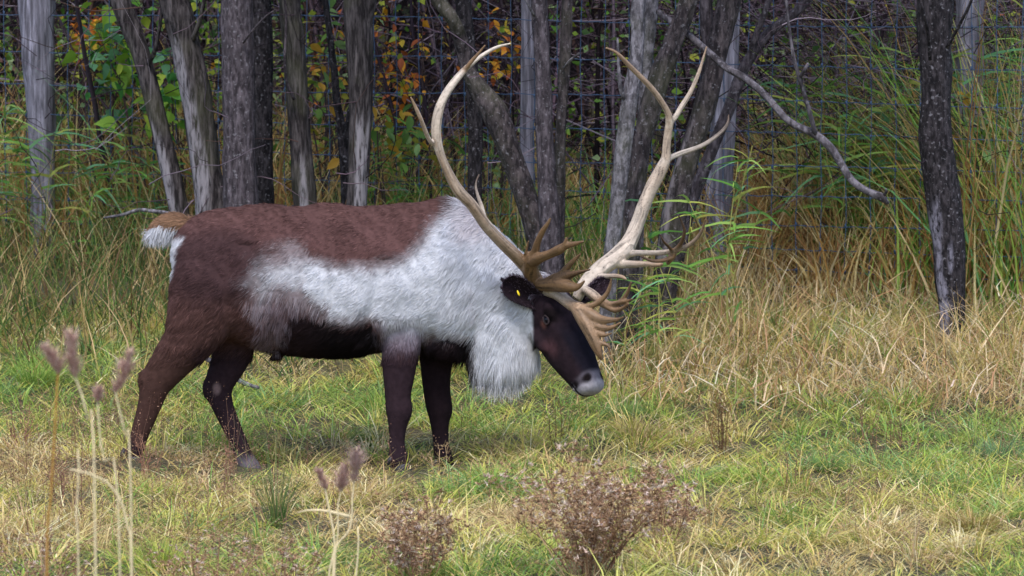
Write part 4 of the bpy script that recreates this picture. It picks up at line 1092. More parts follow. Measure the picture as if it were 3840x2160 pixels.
# leaves still hanging in the thicket: greens left, gold and orange mid, few right
bag = Bag()
n = 34000
X, Y = region(n, 5.6, 11, .8, 1.7); ok = Y > fence_y(X) + .25; X, Y = X[ok], Y[ok]; n = len(X)
Z = ground_z(X, Y) + 0.15 + rng.random(n) * 2.7
P = np.stack([X, Y, Z], 1); pv = to_v(P)
dens = fbm(pv[:, 0] / 140, pv[:, 1] / 120, 41)
left = sstep(1350, 500, pv[:, 0])
keep = rng.random(n) < np.clip((dens - 0.27) * 2.8, 0, 1) * (0.42 + 0.58 * left)
P, pv = P[keep], pv[keep]; n = len(P)
gold = np.exp(-((pv[:, 0] - 1000) / 220) ** 2) * sstep(420, 250, pv[:, 1]) + 0.8 * np.exp(-((pv[:, 0] - 225) / 60) ** 2 - ((pv[:, 1] - 90) / 80) ** 2) + .35 * sstep(2450, 2560, pv[:, 0]) * sstep(160, 60, pv[:, 1])
cg = pick([srgb(124, 156, 52), srgb(90, 130, 48), srgb(168, 176, 64), srgb(76, 108, 60), srgb(142, 164, 112)], n)
co = pick([srgb(220, 152, 44), srgb(206, 116, 48), srgb(200, 172, 56), srgb(130, 70, 50), srgb(104, 74, 64)], n)
c = np.where((rng.random(n) < gold * .6)[:, None], co, cg)
Ls = rng.uniform(.035, .085, n)
v, f, cc = leaves(P, rand_dirs(n, -.9, .2), rand_dirs(n, -.2, 1), Ls, Ls * rng.uniform(.5, .8, n), c)
bag.add(v, f, cc)
# dead brown leaves
n = 9000
X, Y = region(n, 6.5, 15, .8, 1.0); ok = Y > fence_y(X) + .5; X, Y = X[ok], Y[ok]; n = len(X)
P = np.stack([X, Y, ground_z(X, Y) + rng.random(n) * 3.2], 1)
Ls = rng.uniform(.03, .08, n)
v, f, cc = leaves(P, rand_dirs(n), rand_dirs(n), Ls, Ls * .6, pick([srgb(72, 54, 54), srgb(52, 40, 40), srgb(100, 74, 62), srgb(60, 52, 48)], n))
bag.add(v, f, cc)
o = bag.build('thicket_leaves', M_leaf); tag(o, 'scattered green, gold and brown leaves hanging in the thicket behind the fence', 'leaves', None, 'stuff')

# the wood beyond: trunks and a closed canopy that keeps the thicket in shade
bag = Bag()
n = 260
Y = rng.uniform(11, 34, n); X = rng.uniform(-1, 1, n) * (0.16 * (Y + 18) + 2.5)
D = np.stack([rng.normal(0, .06, n), rng.normal(0, .05, n), np.ones(n)], 1)
v, f, c, _ = twigs_batch(np.stack([X, Y, ground_z(X, Y) - .1], 1), D, rng.uniform(5, 9, n), rng.uniform(.04, .12, n), pick([srgb(54, 46, 50), srgb(38, 32, 36), srgb(74, 64, 70)], n), 7, .03)
bag.add(v, f, c)
n = 20000
Y = 9.0 + 26 * rng.random(n) ** 1.4; X = rng.uniform(-1, 1, n) * (0.16 * (Y + 18) + 6)
g = ground_z(X, Y)
Z = g + np.where(Y < 11, rng.uniform(2.9, 6, n), rng.uniform(1.6, 7.5, n))
Ls = rng.uniform(.15, .36, n)
v, f, cc = leaves(np.stack([X, Y, Z], 1), rand_dirs(n, -.6, .4), rand_dirs(n, .1, 1), Ls, Ls * .75, pick(CROWN_PAL, n, (3, 3, 1.5, 1.2, 2)))
bag.add(v, f, cc)
n = 3500  # unseen leaves added overhead to darken the thicket
Y = rng.uniform(6.6, 9.5, n); X = rng.uniform(-1, 1, n) * (0.16 * (Y + 18) + 3)
Ls = rng.uniform(.10, .22, n)
v, f, cc = leaves(np.stack([X, Y, ground_z(X, Y) + rng.uniform(3.2, 6, n)], 1), rand_dirs(n, -.6, .4), rand_dirs(n, .1, 1), Ls, Ls * .75, pick(CROWN_PAL, n, (3, 3, 1.5, 1.2, 2)))
bag.add(v, f, cc)
n = 16000
Y = rng.uniform(9, 30, n); X = rng.uniform(-1, 1, n) * (0.15 * (Y + 18) + 1.5)
Z = ground_z(X, Y) + rng.random(n) * 2.2
Ls = rng.uniform(.05, .16, n)
v, f, cc = leaves(np.stack([X, Y, Z], 1), rand_dirs(n, -.6, .6), rand_dirs(n), Ls, Ls * .6, pick([srgb(52, 44, 44), srgb(44, 52, 34), srgb(62, 48, 42), srgb(34, 30, 32)], n))
bag.add(v, f, cc)
o = bag.build('woodland', M_leaf); tag(o, 'dim wood with close trunks and canopy beyond the thicket', 'wood', None, 'stuff')

# shrubs with leaves one can tell apart
def leaf_data(name, shape, c, fold=0.18):
    """one broad leaf, base at the origin, along +X"""
    ts = np.linspace(0, 1, 7); rows = []
    for t in ts:
        w = (math.sin(math.pi * min(1, t ** 0.62)) * (1 - 0.25 * t)) if shape == 'heart' else math.sin(math.pi * t ** 0.85)
        w = max(w, 0.02) * (0.42 if shape == 'heart' else 0.27)
        z = -0.25 * t * t
        rows += [(t, -w, z + fold * w), (t, 0, z), (t, w, z + fold * w)]
    f = []
    for i in range(6):
        a = i * 3
        f += [(a, a + 1, a + 4), (a, a + 4, a + 3), (a + 1, a + 2, a + 5), (a + 1, a + 5, a + 4)]
    me = bpy.data.meshes.new(name); me.from_pydata(rows, [], f); me.update()
    set_col(me, np.tile(c, (21, 1))); me.materials.append(M_leaf)
    return me
LEAFSETS = {
    'green': [leaf_data('leaf', 'heart', srgb(*c)) for c in ((96, 150, 52), (64, 122, 54), (130, 166, 58), (160, 176, 62), (104, 152, 108))],
    'gold': [leaf_data('leaf', 'oval', srgb(*c)) for c in ((224, 156, 44), (208, 122, 46), (206, 176, 56), (150, 156, 54), (160, 84, 44))],
    'mixed': [leaf_data('leaf', 'oval', srgb(*c)) for c in ((104, 136, 56), (150, 146, 52), (196, 150, 56), (84, 118, 52), (120, 150, 90))]}
def shrub(label, cx, cy, rx, ry, Y, n, size, kind, nst=5):
    base = V(cx, cy, Y); base[2] = ground_z(base[0], base[1])
    t = thing('shrub', label, 'shrub', tuple(base), 'leafy shrubs behind the fence')
    tips = []
    for k in range(nst):
        tgt = V(cx + rng.uniform(-.8, .8) * rx, cy + rng.uniform(-.9, .5) * ry, Y + rng.uniform(-.3, .3))
        path = spline(np.vstack([base + rng.normal(0, .06, 3) * [1, 1, 0], base * .5 + tgt * .5 + rng.normal(0, .1, 3), tgt]), .1)
        v, f = tube(path, np.linspace(.011, .003, len(path)), 6); b = Bag(); b.add(v, f, srgb(70, 58, 56)); b.build('stem', M_twig, t, True)
        tips += list(path[len(path) // 2:])
    for k in range(n):
        q = V(cx + rng.normal(0, .45) * rx, cy + rng.normal(0, .45) * ry, Y + rng.uniform(-.45, .45))
        q[2] = max(q[2], ground_z(q[0], q[1]) + .05)
        o = bpy.data.objects.new('leaf', LEAFSETS[kind][rng.integers(0, 5)])
        col.objects.link(o); o.parent = t
        o.location = Vector(q) - Vector(base)
        o.rotation_euler = (rng.normal(0, .5), rng.normal(.35, .45), rng.uniform(0, 6.28))
        s = size * rng.uniform(.6, 1.25); o.scale = (s, s, s)
shrub('shrub with broad green leaves between the pale post and the leaning trunk', 290, 150, 90, 150, 6.6, 130, .12, 'green')
shrub('shrub of orange and gold leaves right of the pale post', 215, 95, 70, 70, 7.2, 95, .085, 'gold')
shrub('shrub with yellow-green leaves behind the two left trunks', 415, 210, 60, 130, 6.3, 85, .1, 'green')
shrub('shrub of mixed green and gold leaves between the rough and slate trunks', 815, 170, 70, 170, 6.2, 95, .09, 'mixed')
shrub('gold-leaved shrub just right of the forked slate trunk', 1010, 200, 70, 180, 6.0, 95, .07, 'gold')
shrub('low green shrub under the gold leaves behind the back', 1010, 360, 90, 70, 5.7, 90, .085, 'mixed')
shrub('sparse gold shrub between bent trunk and straight speckled trunk', 1265, 130, 60, 120, 6.0, 60, .07, 'gold')
shrub('small yellow-green shrub at the foot of fence right of black trunk', 2450, 330, 60, 90, 4.9, 40, .095, 'mixed')

# ------------------------------------------------------------------ grasses
STRAW = [srgb(212, 192, 132), srgb(192, 170, 104), srgb(228, 214, 168), srgb(172, 146, 90), srgb(196, 164, 120)]
GREEN = [srgb(122, 158, 62), srgb(96, 140, 58), srgb(150, 174, 76), srgb(110, 150, 88), srgb(136, 166, 56)]
YELG = [srgb(182, 184, 82), srgb(204, 198, 104), srgb(160, 166, 66), srgb(196, 178, 88)]
SPOTS = [(80, 950, 0.72, 0.38), (1555, 1025, 0.61, 0.30), (900, 1000, 0.44, 0.26), (2460, 1140, 0.55, 0.34), (1225, 1215, 0.44, 0.22), (400, 1400, 0.33, 0.26), (480, 1260, 0.33, 0.22), (2080, 1180, 0.39, 0.26), (1640, 960, 0.33, 0.22), (300, 1030, 0.28, 0.22), (2300, 1040, 0.28, 0.30), (2000, 1010, 0.33, 0.30), (1160, 1250, 0.33, 0.19), (2520, 1300, 0.28, 0.22)]
SPOTS = [(G(x, y), a, r) for x, y, a, r in SPOTS]
TANS = [(G(x, y), a, r) for x, y, a, r in [(1330, 1330, .9, .4), (2380, 1330, .8, .35), (60, 1200, .8, .5), (2150, 1420, .7, .3), (1750, 1290, .5, .3), (2380, 950, .8, .6), (700, 1260, .6, .35), (120, 1380, .7, .4)]]
def green_amount(x, y):
    g = 0.57 + .75 * (fbm(x * 1.1 + 20, y * 0.8 + 4, 61) - 0.5) + .95 * (fbm(x * 3.5, y * 2.2, 67, 2) - 0.5)
    for p, a, r in SPOTS: g = g + a * np.exp(-((x - p[0]) ** 2 + (y - p[1]) ** 2) / (2 * r * r))
    for p, a, r in TANS: g = g - a * np.exp(-((x - p[0]) ** 2 + (y - p[1]) ** 2) / (2 * r * r))
    return g
def grass_cols(x, y, n):
    g = green_amount(x, y) + rng.normal(0, .17, n)
    c = np.where((g > 0.62)[:, None], pick(GREEN, n), np.where((g > 0.36)[:, None], pick(YELG, n), pick(STRAW, n)))
    return c
def meadow_region(n, y0=-5.6, y1=4.2, pad=.9):
    X, Y = region(n, y0, y1, pad, 0.85)
    return X, Y
bag = Bag()
# tufts: blades radiate from shared crowns and lie over
nt, nb = 2500, 48
TX, TY = meadow_region(nt)
th = 0.8 + 0.5 * fbm(TX * 2, TY * 2, 71) + rng.normal(0, .12, nt)
gt = green_amount(TX, TY)
size = rng.uniform(.04, .12, nt)
X = np.repeat(TX, nb); Y = np.repeat(TY, nb); N = len(X)
a = rng.uniform(0, 2 * np.pi, N); r = np.sqrt(rng.random(N)) * np.repeat(size, nb)
bx = X + r * np.cos(a); by = Y + r * np.sin(a)
wind = np.repeat(rng.uniform(0, 2 * np.pi, nt), nb)
lean = rng.uniform(.15, .7, N) + 2.2 * r
d0 = np.stack([np.cos(a) * lean + .35 * np.cos(wind), np.sin(a) * lean + .35 * np.sin(wind), np.ones(N)], 1); d0 /= np.linalg.norm(d0, axis=1)[:, None]
bend = np.stack([d0[:, 0] * .7, d0[:, 1] * .7, -rng.uniform(.3, .95, N)], 1)
L = np.repeat(th * .152 * np.clip(rng.lognormal(0, .38, nt), .5, 2.0), nb) * rng.uniform(.5, 1.35, N)
c = grass_cols(bx, by, N)
tg_ = gt + rng.normal(0, .2, nt)
ct_ = np.where((tg_ > .62)[:, None], pick(GREEN, nt), np.where((tg_ > .36)[:, None], pick(YELG, nt), pick(STRAW, nt)))
own = rng.random(N) < .72
c[own] = (np.repeat(ct_, nb, 0) * rng.uniform(.85, 1.15, (N, 1)))[own]
# grass trodden down round the hooves
hoofs = [(338, 1165, -.14, .55), (640, 1196, .05, .08), (1010, 1175, -.13, .5), (1124, 1182, .12, .45)]
for hx, hy, hY, hk in hoofs:
    q = V(hx, hy, hY); near_h = np.exp(-((bx - q[0]) / .2) ** 2) * ((by > hY - .85) & (by < hY + .15))
    L = L * (1 - (1 - hk) * near_h)
base = np.stack([bx, by, ground_z(bx, by) - .01], 1)
v, f, cc = blades(base, d0, bend, L, rng.uniform(.0035, .0085, N), c, 3, tipcol=np.clip(c * .8 + .2 * np.array(STRAW[2]), 0, .85))
o = tri_mesh('meadow_grass', v, f, cc, M_grass); tag(o, 'short green and yellow meadow grass in lying tufts', 'grass', None, 'stuff')
# thatch: flat pale blades between
n = 44000
bx, by = meadow_region(n)
a = rng.uniform(0, 2 * np.pi, n)
d0 = np.stack([np.cos(a), np.sin(a), rng.uniform(.1, .9, n)], 1); d0 /= np.linalg.norm(d0, axis=1)[:, None]
bend = np.stack([rng.normal(0, .2, n), rng.normal(0, .2, n), -rng.uniform(.1, .6, n)], 1)
kp = np.ones(n, bool)
for hx, hy, hY, hk in hoofs:
    q = V(hx, hy, hY); kp &= ~((np.abs(bx - q[0]) < .13) & (by > hY - .6) & (by < hY + .1) & (rng.random(n) > hk))
bx, by, a, d0, bend = bx[kp], by[kp], a[kp], d0[kp], bend[kp]; n = len(bx)
g = green_amount(bx, by)
c = np.where((rng.random(n) < g * .55)[:, None], pick(YELG, n), pick(STRAW, n, (3, 3, 2, 2, 2)))
v, f, cc = blades(np.stack([bx, by, ground_z(bx, by) + rng.uniform(0, .05, n)], 1), d0, bend, rng.uniform(.06, .22, n), rng.uniform(.003, .007, n), c, 2, tipcol=c)
o = tri_mesh('thatch', v, f, cc, M_grass); tag(o, 'pale dead grass lying between the tufts', 'thatch', None, 'stuff')

# tall dry grass before and beyond the fence
def tall(n, X, Y, hgt, pal, w, wid=(.005, .013), lean=.25, segs=4, name=None):
    a = rng.uniform(0, 2 * np.pi, n)
    ln = np.abs(rng.normal(0, lean, n))
    d0 = np.stack([np.cos(a) * ln, np.sin(a) * ln, np.ones(n)], 1); d0 /= np.linalg.norm(d0, axis=1)[:, None]
    bend = np.stack([np.cos(a) * rng.uniform(0, .6, n), np.sin(a) * rng.uniform(0, .5, n), -rng.uniform(.0, .5, n)], 1)
    c = pick(pal, n, w)
    return blades(np.stack([X, Y, ground_z(X, Y) - .02], 1), d0, bend, hgt, rng.uniform(*wid, n), c, segs, tipcol=np.clip(c * .85 + .15 * np.array(STRAW[2]), 0, .85))
bag = Bag()
n = 15000
X, Y = region(n, 1.3, 6.2, .8, .8)
pv = to_v(np.stack([X, Y, ground_z(X, Y)], 1))
rightish = sstep(1250, 1700, pv[:, 0])
frontlim = np.where(rightish > .5, 1.5, 2.7)
ok = (Y < fence_y(X) - .02) & (Y > frontlim - 1.0 * rng.random(n) ** 2) & ((rightish > .5) | (fbm(X * 1.6 + 31, Y * 1.6, 83) + rng.normal(0, .06, n) > .47) | (rng.random(n) < .22))
X, Y, rightish = X[ok], Y[ok], rightish[ok]; n = len(X)
h = (0.16 + .24 * sstep(1.2, 3.5, Y) + .10 * rightish + .22 * (1 - rightish) * sstep(2.6, 4.0, Y)) * rng.uniform(.5, 1.35, n) * (.6 + .8 * fbm(X * 2.2, Y * 2.2, 81)) * (1 - .5 * sstep(1.25, 1.7, X) * sstep(2.2, 3.4, Y))
dry = rightish > rng.random(n) * .9
STR2 = [srgb(196, 168, 118), srgb(176, 144, 90), srgb(214, 192, 154), srgb(150, 112, 74), srgb(154, 140, 68), srgb(112, 132, 54)]
v, f, cc = tall(n, X, Y, h, STR2, (4, 4, 3, 2, 2.4, 2.6), lean=.4)
cg = pick([srgb(80, 106, 48), srgb(104, 118, 56), srgb(156, 132, 86), srgb(58, 84, 42), srgb(196, 172, 128), srgb(108, 82, 58)], n, (3, 2, 3, 3, 1.6, 2.4))
sel = np.repeat(~dry, 9); cc[sel] = np.repeat(cg, 9, 0)[sel]
bag.add(v, f, cc)
# broken straws leaning every way
n = 1700
X = rng.uniform(.3, 3.6, n); Y = rng.uniform(1.2, 4.2, n); a = rng.uniform(0, 6.28, n)
d0 = np.stack([np.cos(a), np.sin(a) * .6, rng.uniform(.2, 1.2, n)], 1); d0 /= np.linalg.norm(d0, axis=1)[:, None]
c = pick([srgb(214, 192, 156), srgb(190, 162, 116), srgb(222, 206, 180), srgb(170, 128, 96), srgb(150, 136, 84)], n)
v, f, cc = blades(np.stack([X, Y, ground_z(X, Y) + rng.uniform(0, .18, n)], 1), d0, np.stack([rng.normal(0, .3, n), rng.normal(0, .3, n), -rng.uniform(.1, .8, n)], 1), rng.uniform(.12, .42, n), rng.uniform(.004, .011, n), c, 3, tipcol=c)
bag.add(v, f, cc)
o = bag.build('dry_tall_grass', M_grass); tag(o, 'tall tan and straw grass standing along the near side of the fence', 'grass', None, 'stuff')
bag = Bag()
n = 31000
X, Y = region(n, 4.2, 9.0, .8, 1.15)
ok = Y > fence_y(X) - .15
X, Y = X[ok], Y[ok]; n = len(X)
pv = to_v(np.stack([X, Y, ground_z(X, Y)], 1))
rt = sstep(1750, 2250, pv[:, 0])
h = (.72 + .45 * sstep(1250, 600, pv[:, 0]) + .85 * rt) * rng.uniform(.45, 1.25, n) * (.55 + .9 * fbm(X * 1.8 + 3, Y * 1.8, 91))
h = np.where((rt > .3) & (Y - fence_y(X) < .55) & (pv[:, 0] < 2400), h * .5, h)
mix_g = fbm(X * 1.3 + 5, Y * 1.3, 95) + .10 * (h < .5) * (1 - rt) + rt * (-.25 + .33 * sstep(.6, 1.2, h)) - .10 * (1 - rt)
c1 = pick([srgb(124, 160, 68), srgb(94, 138, 58), srgb(156, 180, 84), srgb(116, 164, 106)], n)
c2 = pick([srgb(204, 174, 112), srgb(180, 138, 78), srgb(220, 198, 146), srgb(150, 112, 70)], n)
cw = np.where((mix_g + rng.normal(0, .12, n) > .5)[:, None], c1, c2)
v, f, cc = tall(n, X, Y, h, STRAW, None, (.009, .021), lean=.26)
cc = np.repeat(cw, 9, 0)
bag.add(v, f, cc)
o = bag.build('reed_grass', M_grass); tag(o, 'high green and ochre grass behind the wire fence', 'grass', None, 'stuff')
# fine brown seeding grass over the meadow, thickest on the left
bag = Bag()
n = 2600
X, Y = meadow_region(n, -5.6, 1.2, .5)
pv = to_v(np.stack([X, Y, ground_z(X, Y)], 1))
kp = rng.random(n) < .10 + .8 * sstep(1000, 100, pv[:, 0]) * (fbm(X * 2, Y * 2, 55) > .42) + .45 * (fbm(X * 1.5 + 7, Y * 1.5, 57) > .60)
X, Y = X[kp], Y[kp]; n = len(X)
a = rng.uniform(0, 6.28, n); ln = np.abs(rng.normal(0, .22, n))
D = np.stack([np.cos(a) * ln, np.sin(a) * ln, np.ones(n)], 1)
Ls = rng.uniform(.16, .36, n)
RB = [srgb(150, 112, 92), srgb(126, 92, 76), srgb(168, 132, 106), srgb(112, 84, 72)]
v, f, c, pts = twigs_batch(np.stack([X, Y, ground_z(X, Y)], 1), D, Ls, np.full(n, .0013), pick(RB, n), 4, .1)
bag.add(v, f, c)
m = 16
tp = np.repeat(pts[:, 3], m, 0) + (np.repeat(pts[:, 4] - pts[:, 2], m, 0)) * rng.uniform(-.6, .7, (n * m, 1)) + rng.normal(0, .017, (n * m, 3))
v, f, cc = leaves(tp, rand_dirs(n * m, -.2, 1), rand_dirs(n * m), rng.uniform(.005, .011, n * m), .0042, pick(RB + [srgb(186, 152, 124)], n * m))
bag.add(v, f, cc)
o = bag.build('seeding_grass', M_seed); tag(o, 'fine reddish brown seeding grass scattered through the meadow', 'grass', None, 'stuff')

# ------------------------------------------------------------------ single plants
def puff(c, r, n, colr):
    """a fluffy seed head: short radiating hairs"""
    d = rand_dirs(n, -.5, 1)
    return blades(np.tile(c, (n, 1)), d, np.zeros((n, 3)), rng.uniform(.6, 1.2, n) * r, r * .32, colr, 2, np.cross(d, rand_dirs(n)))
def weed(label, x, y, w, h, nst, pal, Y=None, heads=10, hr=.010, dens=9, group='dried weeds in the meadow', name='dried_weed', fluff=None):
    """x, y foot in the measuring copy; w, h size in px"""
    b = G(x, y) if Y is None else V(x, y, Y)
    if Y is not None: b[2] = ground_z(b[0], b[1])
    k = 1 / vpm(b[1]); t = thing(name, label, 'plant', tuple(b), group)
    fl = fluff or [srgb(190, 166, 150), srgb(206, 184, 168), srgb(164, 136, 118), srgb(214, 196, 180)]
    for s in range(nst):
        a = rng.uniform(0, 6.28); sp = rng.random() ** .7
        p0 = b + np.array([math.cos(a), math.sin(a), 0]) * .05 * rng.random(); p0[2] = ground_z(p0[0], p0[1]) - .01
        hh = h * k * rng.uniform(.6, 1.05) * (1 - .25 * sp)
        top = p0 + np.array([math.cos(a) * sp * w * k * .5, math.sin(a) * sp * w * k * .4, hh])
        path = spline(np.vstack([p0, p0 * .5 + top * .5 + [0, 0, hh * .08] + rng.normal(0, .012, 3), top]), .03)
        bs = Bag(); v, f = tube(path, np.linspace(.0032, .0013, len(path)), 5); bs.add(v, f, pal[rng.integers(0, len(pal))])
        bh = Bag(); n = heads
        st = path[np.clip((len(path) * (1 - .75 * rng.random(n) ** 1.3)).astype(int), 1, len(path) - 1)]
        D = rand_dirs(n, .2, 1); Lb = rng.uniform(.04, .13, n) * h * k / .45
        v, f, c, pt = twigs_batch(st, D, Lb, np.full(n, .0012), pick(pal, n), 3, .2); bs.add(v, f, c)
        for q in pt:
            for e in (q[3], q[2], q[3] + rng.normal(0, .012, 3)):
                v, f, c = puff(e, hr * rng.uniform(.6, 1.3), dens, pick(fl if e is q[3] or rng.random() < .25 else pal, dens)); bh.add(v, f, c)
        o = bs.build('stem', M_twig, t)
        bh.build('seed_head', M_seed, t)['kind'] = 'stuff'
    return t
WB = [srgb(164, 132, 102), srgb(138, 106, 82), srgb(182, 150, 118), srgb(110, 82, 66)]
weed('large bushy brown dried weed with fluffy heads at the bottom centre', 1475, 1470, 400, 350, 34, WB, Y=-3.8, heads=17, hr=.019, dens=9)
weed('smaller purplish brown dried weed left of the large bushy one', 1050, 1450, 260, 230, 20, WB, Y=-3.8, heads=13, hr=.018, dens=9)
weed('loose brown weed right of the large bushy one', 1680, 1380, 200, 210, 12, WB, heads=13, hr=.017, dens=9)
weed('low brown weed cluster at the lower left edge below the tall reed stalks', 520, 1462, 320, 190, 14, WB, Y=-4.2, heads=11, hr=.014, dens=8)
weed('pale lilac brown weed at the bottom between the two reed groups', 720, 1462, 200, 160, 10, WB, Y=-4.2, heads=11, hr=.014, dens=8)
weed('brown weed at bottom left corner', 110, 1462, 280, 200, 12, WB, Y=-4.2, heads=11, hr=.013, dens=8)
weed('upright olive brown dried stalks in the meadow below the muzzle on the right', 1815, 1158, 60, 185, 9, [srgb(112, 88, 60), srgb(94, 72, 52), srgb(138, 108, 74)], heads=16, hr=.007, fluff=[srgb(140, 110, 74), srgb(116, 90, 62)])
weed('slim dry stalk beside the beard in the short grass', 1398, 1130, 26, 150, 3, [srgb(126, 96, 74), srgb(104, 80, 60)], heads=14, hr=.006, fluff=[srgb(146, 112, 86)])
weed('left of three faint thin dry stalks in the right meadow', 2175, 1120, 26, 130, 3, [srgb(126, 100, 76), srgb(104, 80, 60)], heads=12, hr=.006, fluff=[srgb(146, 116, 90)])
weed('middle of three faint thin dry stalks in the right meadow', 2222, 1128, 22, 110, 2, [srgb(126, 100, 76), srgb(104, 80, 60)], heads=12, hr=.006, fluff=[srgb(146, 116, 90)])
weed('right of three faint thin dry stalks in the right meadow', 2266, 1132, 24, 120, 2, [srgb(136, 108, 86), srgb(104, 80, 60)], heads=12, hr=.006, fluff=[srgb(156, 126, 104)])
weed('tall single dry stalk right of centre in the meadow', 1975, 1240, 16, 190, 2, [srgb(120, 96, 70), srgb(104, 80, 60)], heads=6, hr=.006, fluff=[srgb(146, 116, 90)])
weed('reddish seeding plant in front of the far hind leg', 580, 1160, 30, 120, 2, [srgb(150, 112, 92), srgb(170, 130, 106)], Y=-.45, heads=22, hr=.006, fluff=[srgb(190, 150, 124), srgb(168, 124, 100)])
weed('reddish seeding plant in front of the near hind hoof', 380, 1180, 100, 110, 5, [srgb(150, 112, 92), srgb(128, 92, 76)], Y=-.5, heads=16, hr=.006, fluff=[srgb(176, 132, 108), srgb(150, 110, 92)])
weed('pale wispy seeding plant in front of the far front hoof', 1100, 1195, 70, 100, 4, [srgb(160, 134, 100), srgb(178, 150, 116)], Y=-.35, heads=12, hr=.005, fluff=[srgb(196, 170, 136)])
weed('brown wispy plant left of the near hind leg', 60, 1130, 90, 120, 5, [srgb(150, 112, 92), srgb(128, 92, 76)], heads=14, hr=.006, fluff=[srgb(176, 132, 108)])
weed('brown branching plant below the tall reed stalks on the left', 150, 1280, 120, 150, 5, [srgb(140, 106, 88), srgb(118, 88, 74)], heads=14, hr=.007, fluff=[srgb(166, 128, 108)])

# foreground reeds with plumes, nearer than the animal
def reed(label, pts, Y, w, head, colr, hc, hw=18, leaf=None):
    """pts: stem in px from foot to tip; head: number of last points inside the plume"""
    rows = [V(x, y, Y) for x, y in pts]
    foot = rows[0].copy(); gz = float(ground_z(foot[0], foot[1]))
    if foot[2] > gz:
        foot = foot + np.array([(rows[0] - rows[1])[0] * .3, 0, gz - foot[2]]); rows = [foot] + rows
    t = thing('reed_stalk', label, 'reed', tuple(rows[0]), 'tall dry reed stalks in the foreground')
    Q = spline(np.array(rows), .03)
    b = Bag(); v, f = tube(Q, np.linspace(w, w * .6, len(Q)) / 2 / vpm(Y), 7); b.add(v, f, colr); b.build('stem', M_twig, t, True)
    if head:
        a = np.array(rows[-head:]); H_ = spline(a, .006) if len(a) > 1 else a
        n = 1000; u = np.clip(rng.random(n) + rng.normal(0, .05, n), 0, .999); q = H_[(u * (len(H_) - 1)).astype(int)]
        env = np.sin(np.pi * np.clip(u * .86 + .1, 0, 1)) ** .6 * (.2 + 1.4 * noise2(u * 8 + len(label), u * 0 + 3, 7))
        d = rand_dirs(n, -.2, .9)
        k = 1 / vpm(Y)
        v, f, c = blades(q + d * (hw * k * .35 * env * rng.random(n))[:, None], d + [0, 0, .5], np.zeros((n, 3)), hw * k * .9 * env * rng.uniform(.3, 1.5, n), .0026, pick(hc, n), 2)
        tri_mesh('seed_head', v, f, c, M_seed, t)['kind'] = 'stuff'
    if leaf:
        R = np.array([V(x, y, Y + .02) for x, y in leaf]); Qs = spline(R, .02); bb = Bag()
        v, f = tube(Qs, np.linspace(.006, .0015, len(Qs)), 5); v = v.copy(); bb.add(v, f, colr); bb.build('leaf', M_twig, t, True)
PL = [srgb(204, 168, 154), srgb(180, 144, 132), srgb(220, 192, 176), srgb(160, 126, 116)]
ST = srgb(214, 196, 156); SB = srgb(156, 118, 58)
reed('tall brown reed stalk with drooping plume, nearest the left edge', [(118, 1430), (128, 1250), (138, 1080), (143, 980), (146, 940), (136, 910), (120, 890), (108, 872)], -9.0, 9, 4, SB, PL, 24)
reed('pale reed stalk with the tallest thick plume at the left', [(236, 1140), (222, 1060), (205, 990), (190, 950), (182, 905), (178, 860), (172, 828)], -9.0, 7, 4, ST, PL, 26)
reed('pale reed stalk with a plume just right of the tallest plume', [(296, 1245), (262, 1160), (250, 1080), (246, 1010), (250, 975)], -8.6, 6, 2, ST, PL, 14)
reed('pale reed stalk with the rightmost plume of the left group', [(328, 1180), (316, 1100), (300, 1030), (290, 985), (310, 955), (322, 920), (326, 880)], -8.6, 6, 4, ST, PL, 26)
reed('pale bent reed stalk low at left with a dangling leaf', [(330, 1430), (322, 1330), (300, 1250), (268, 1210), (220, 1190), (176, 1180)], -8.6, 7, 0, ST, PL)
reed('thin pale reed stalk leaning low beside the bent one', [(196, 1350), (192, 1290), (196, 1230), (198, 1170), (196, 1130)], -8.6, 6, 0, ST, PL)
reed('reed stalk with the pale upright plume at the bottom below the belly', [(830, 1430), (880, 1330), (886, 1260), (890, 1215), (894, 1170), (897, 1125)], -6.6, 6, 3, ST, [srgb(176, 148, 138), srgb(156, 126, 118), srgb(196, 170, 158)], 24)
reed('reed stalk with a darker drooping plume left of the pale upright plume', [(842, 1440), (850, 1340), (850, 1270), (858, 1235), (864, 1200), (868, 1170)], -6.6, 5, 3, ST, PL, 22)
reed('reed stalk with a short bent plume and pale forked stem below the belly', [(838, 1448), (842, 1370), (836, 1320), (826, 1270), (818, 1230), (806, 1200), (800, 1180)], -6.6, 7, 3, ST, PL, 14, leaf=[(880, 1300), (850, 1292), (810, 1284), (770, 1284), (748, 1290)])
reed('pale dry stalk standing alone right of the forked reed stem', [(896, 1448), (900, 1400), (902, 1360), (900, 1325)], -6.6, 6, 0, ST, PL)

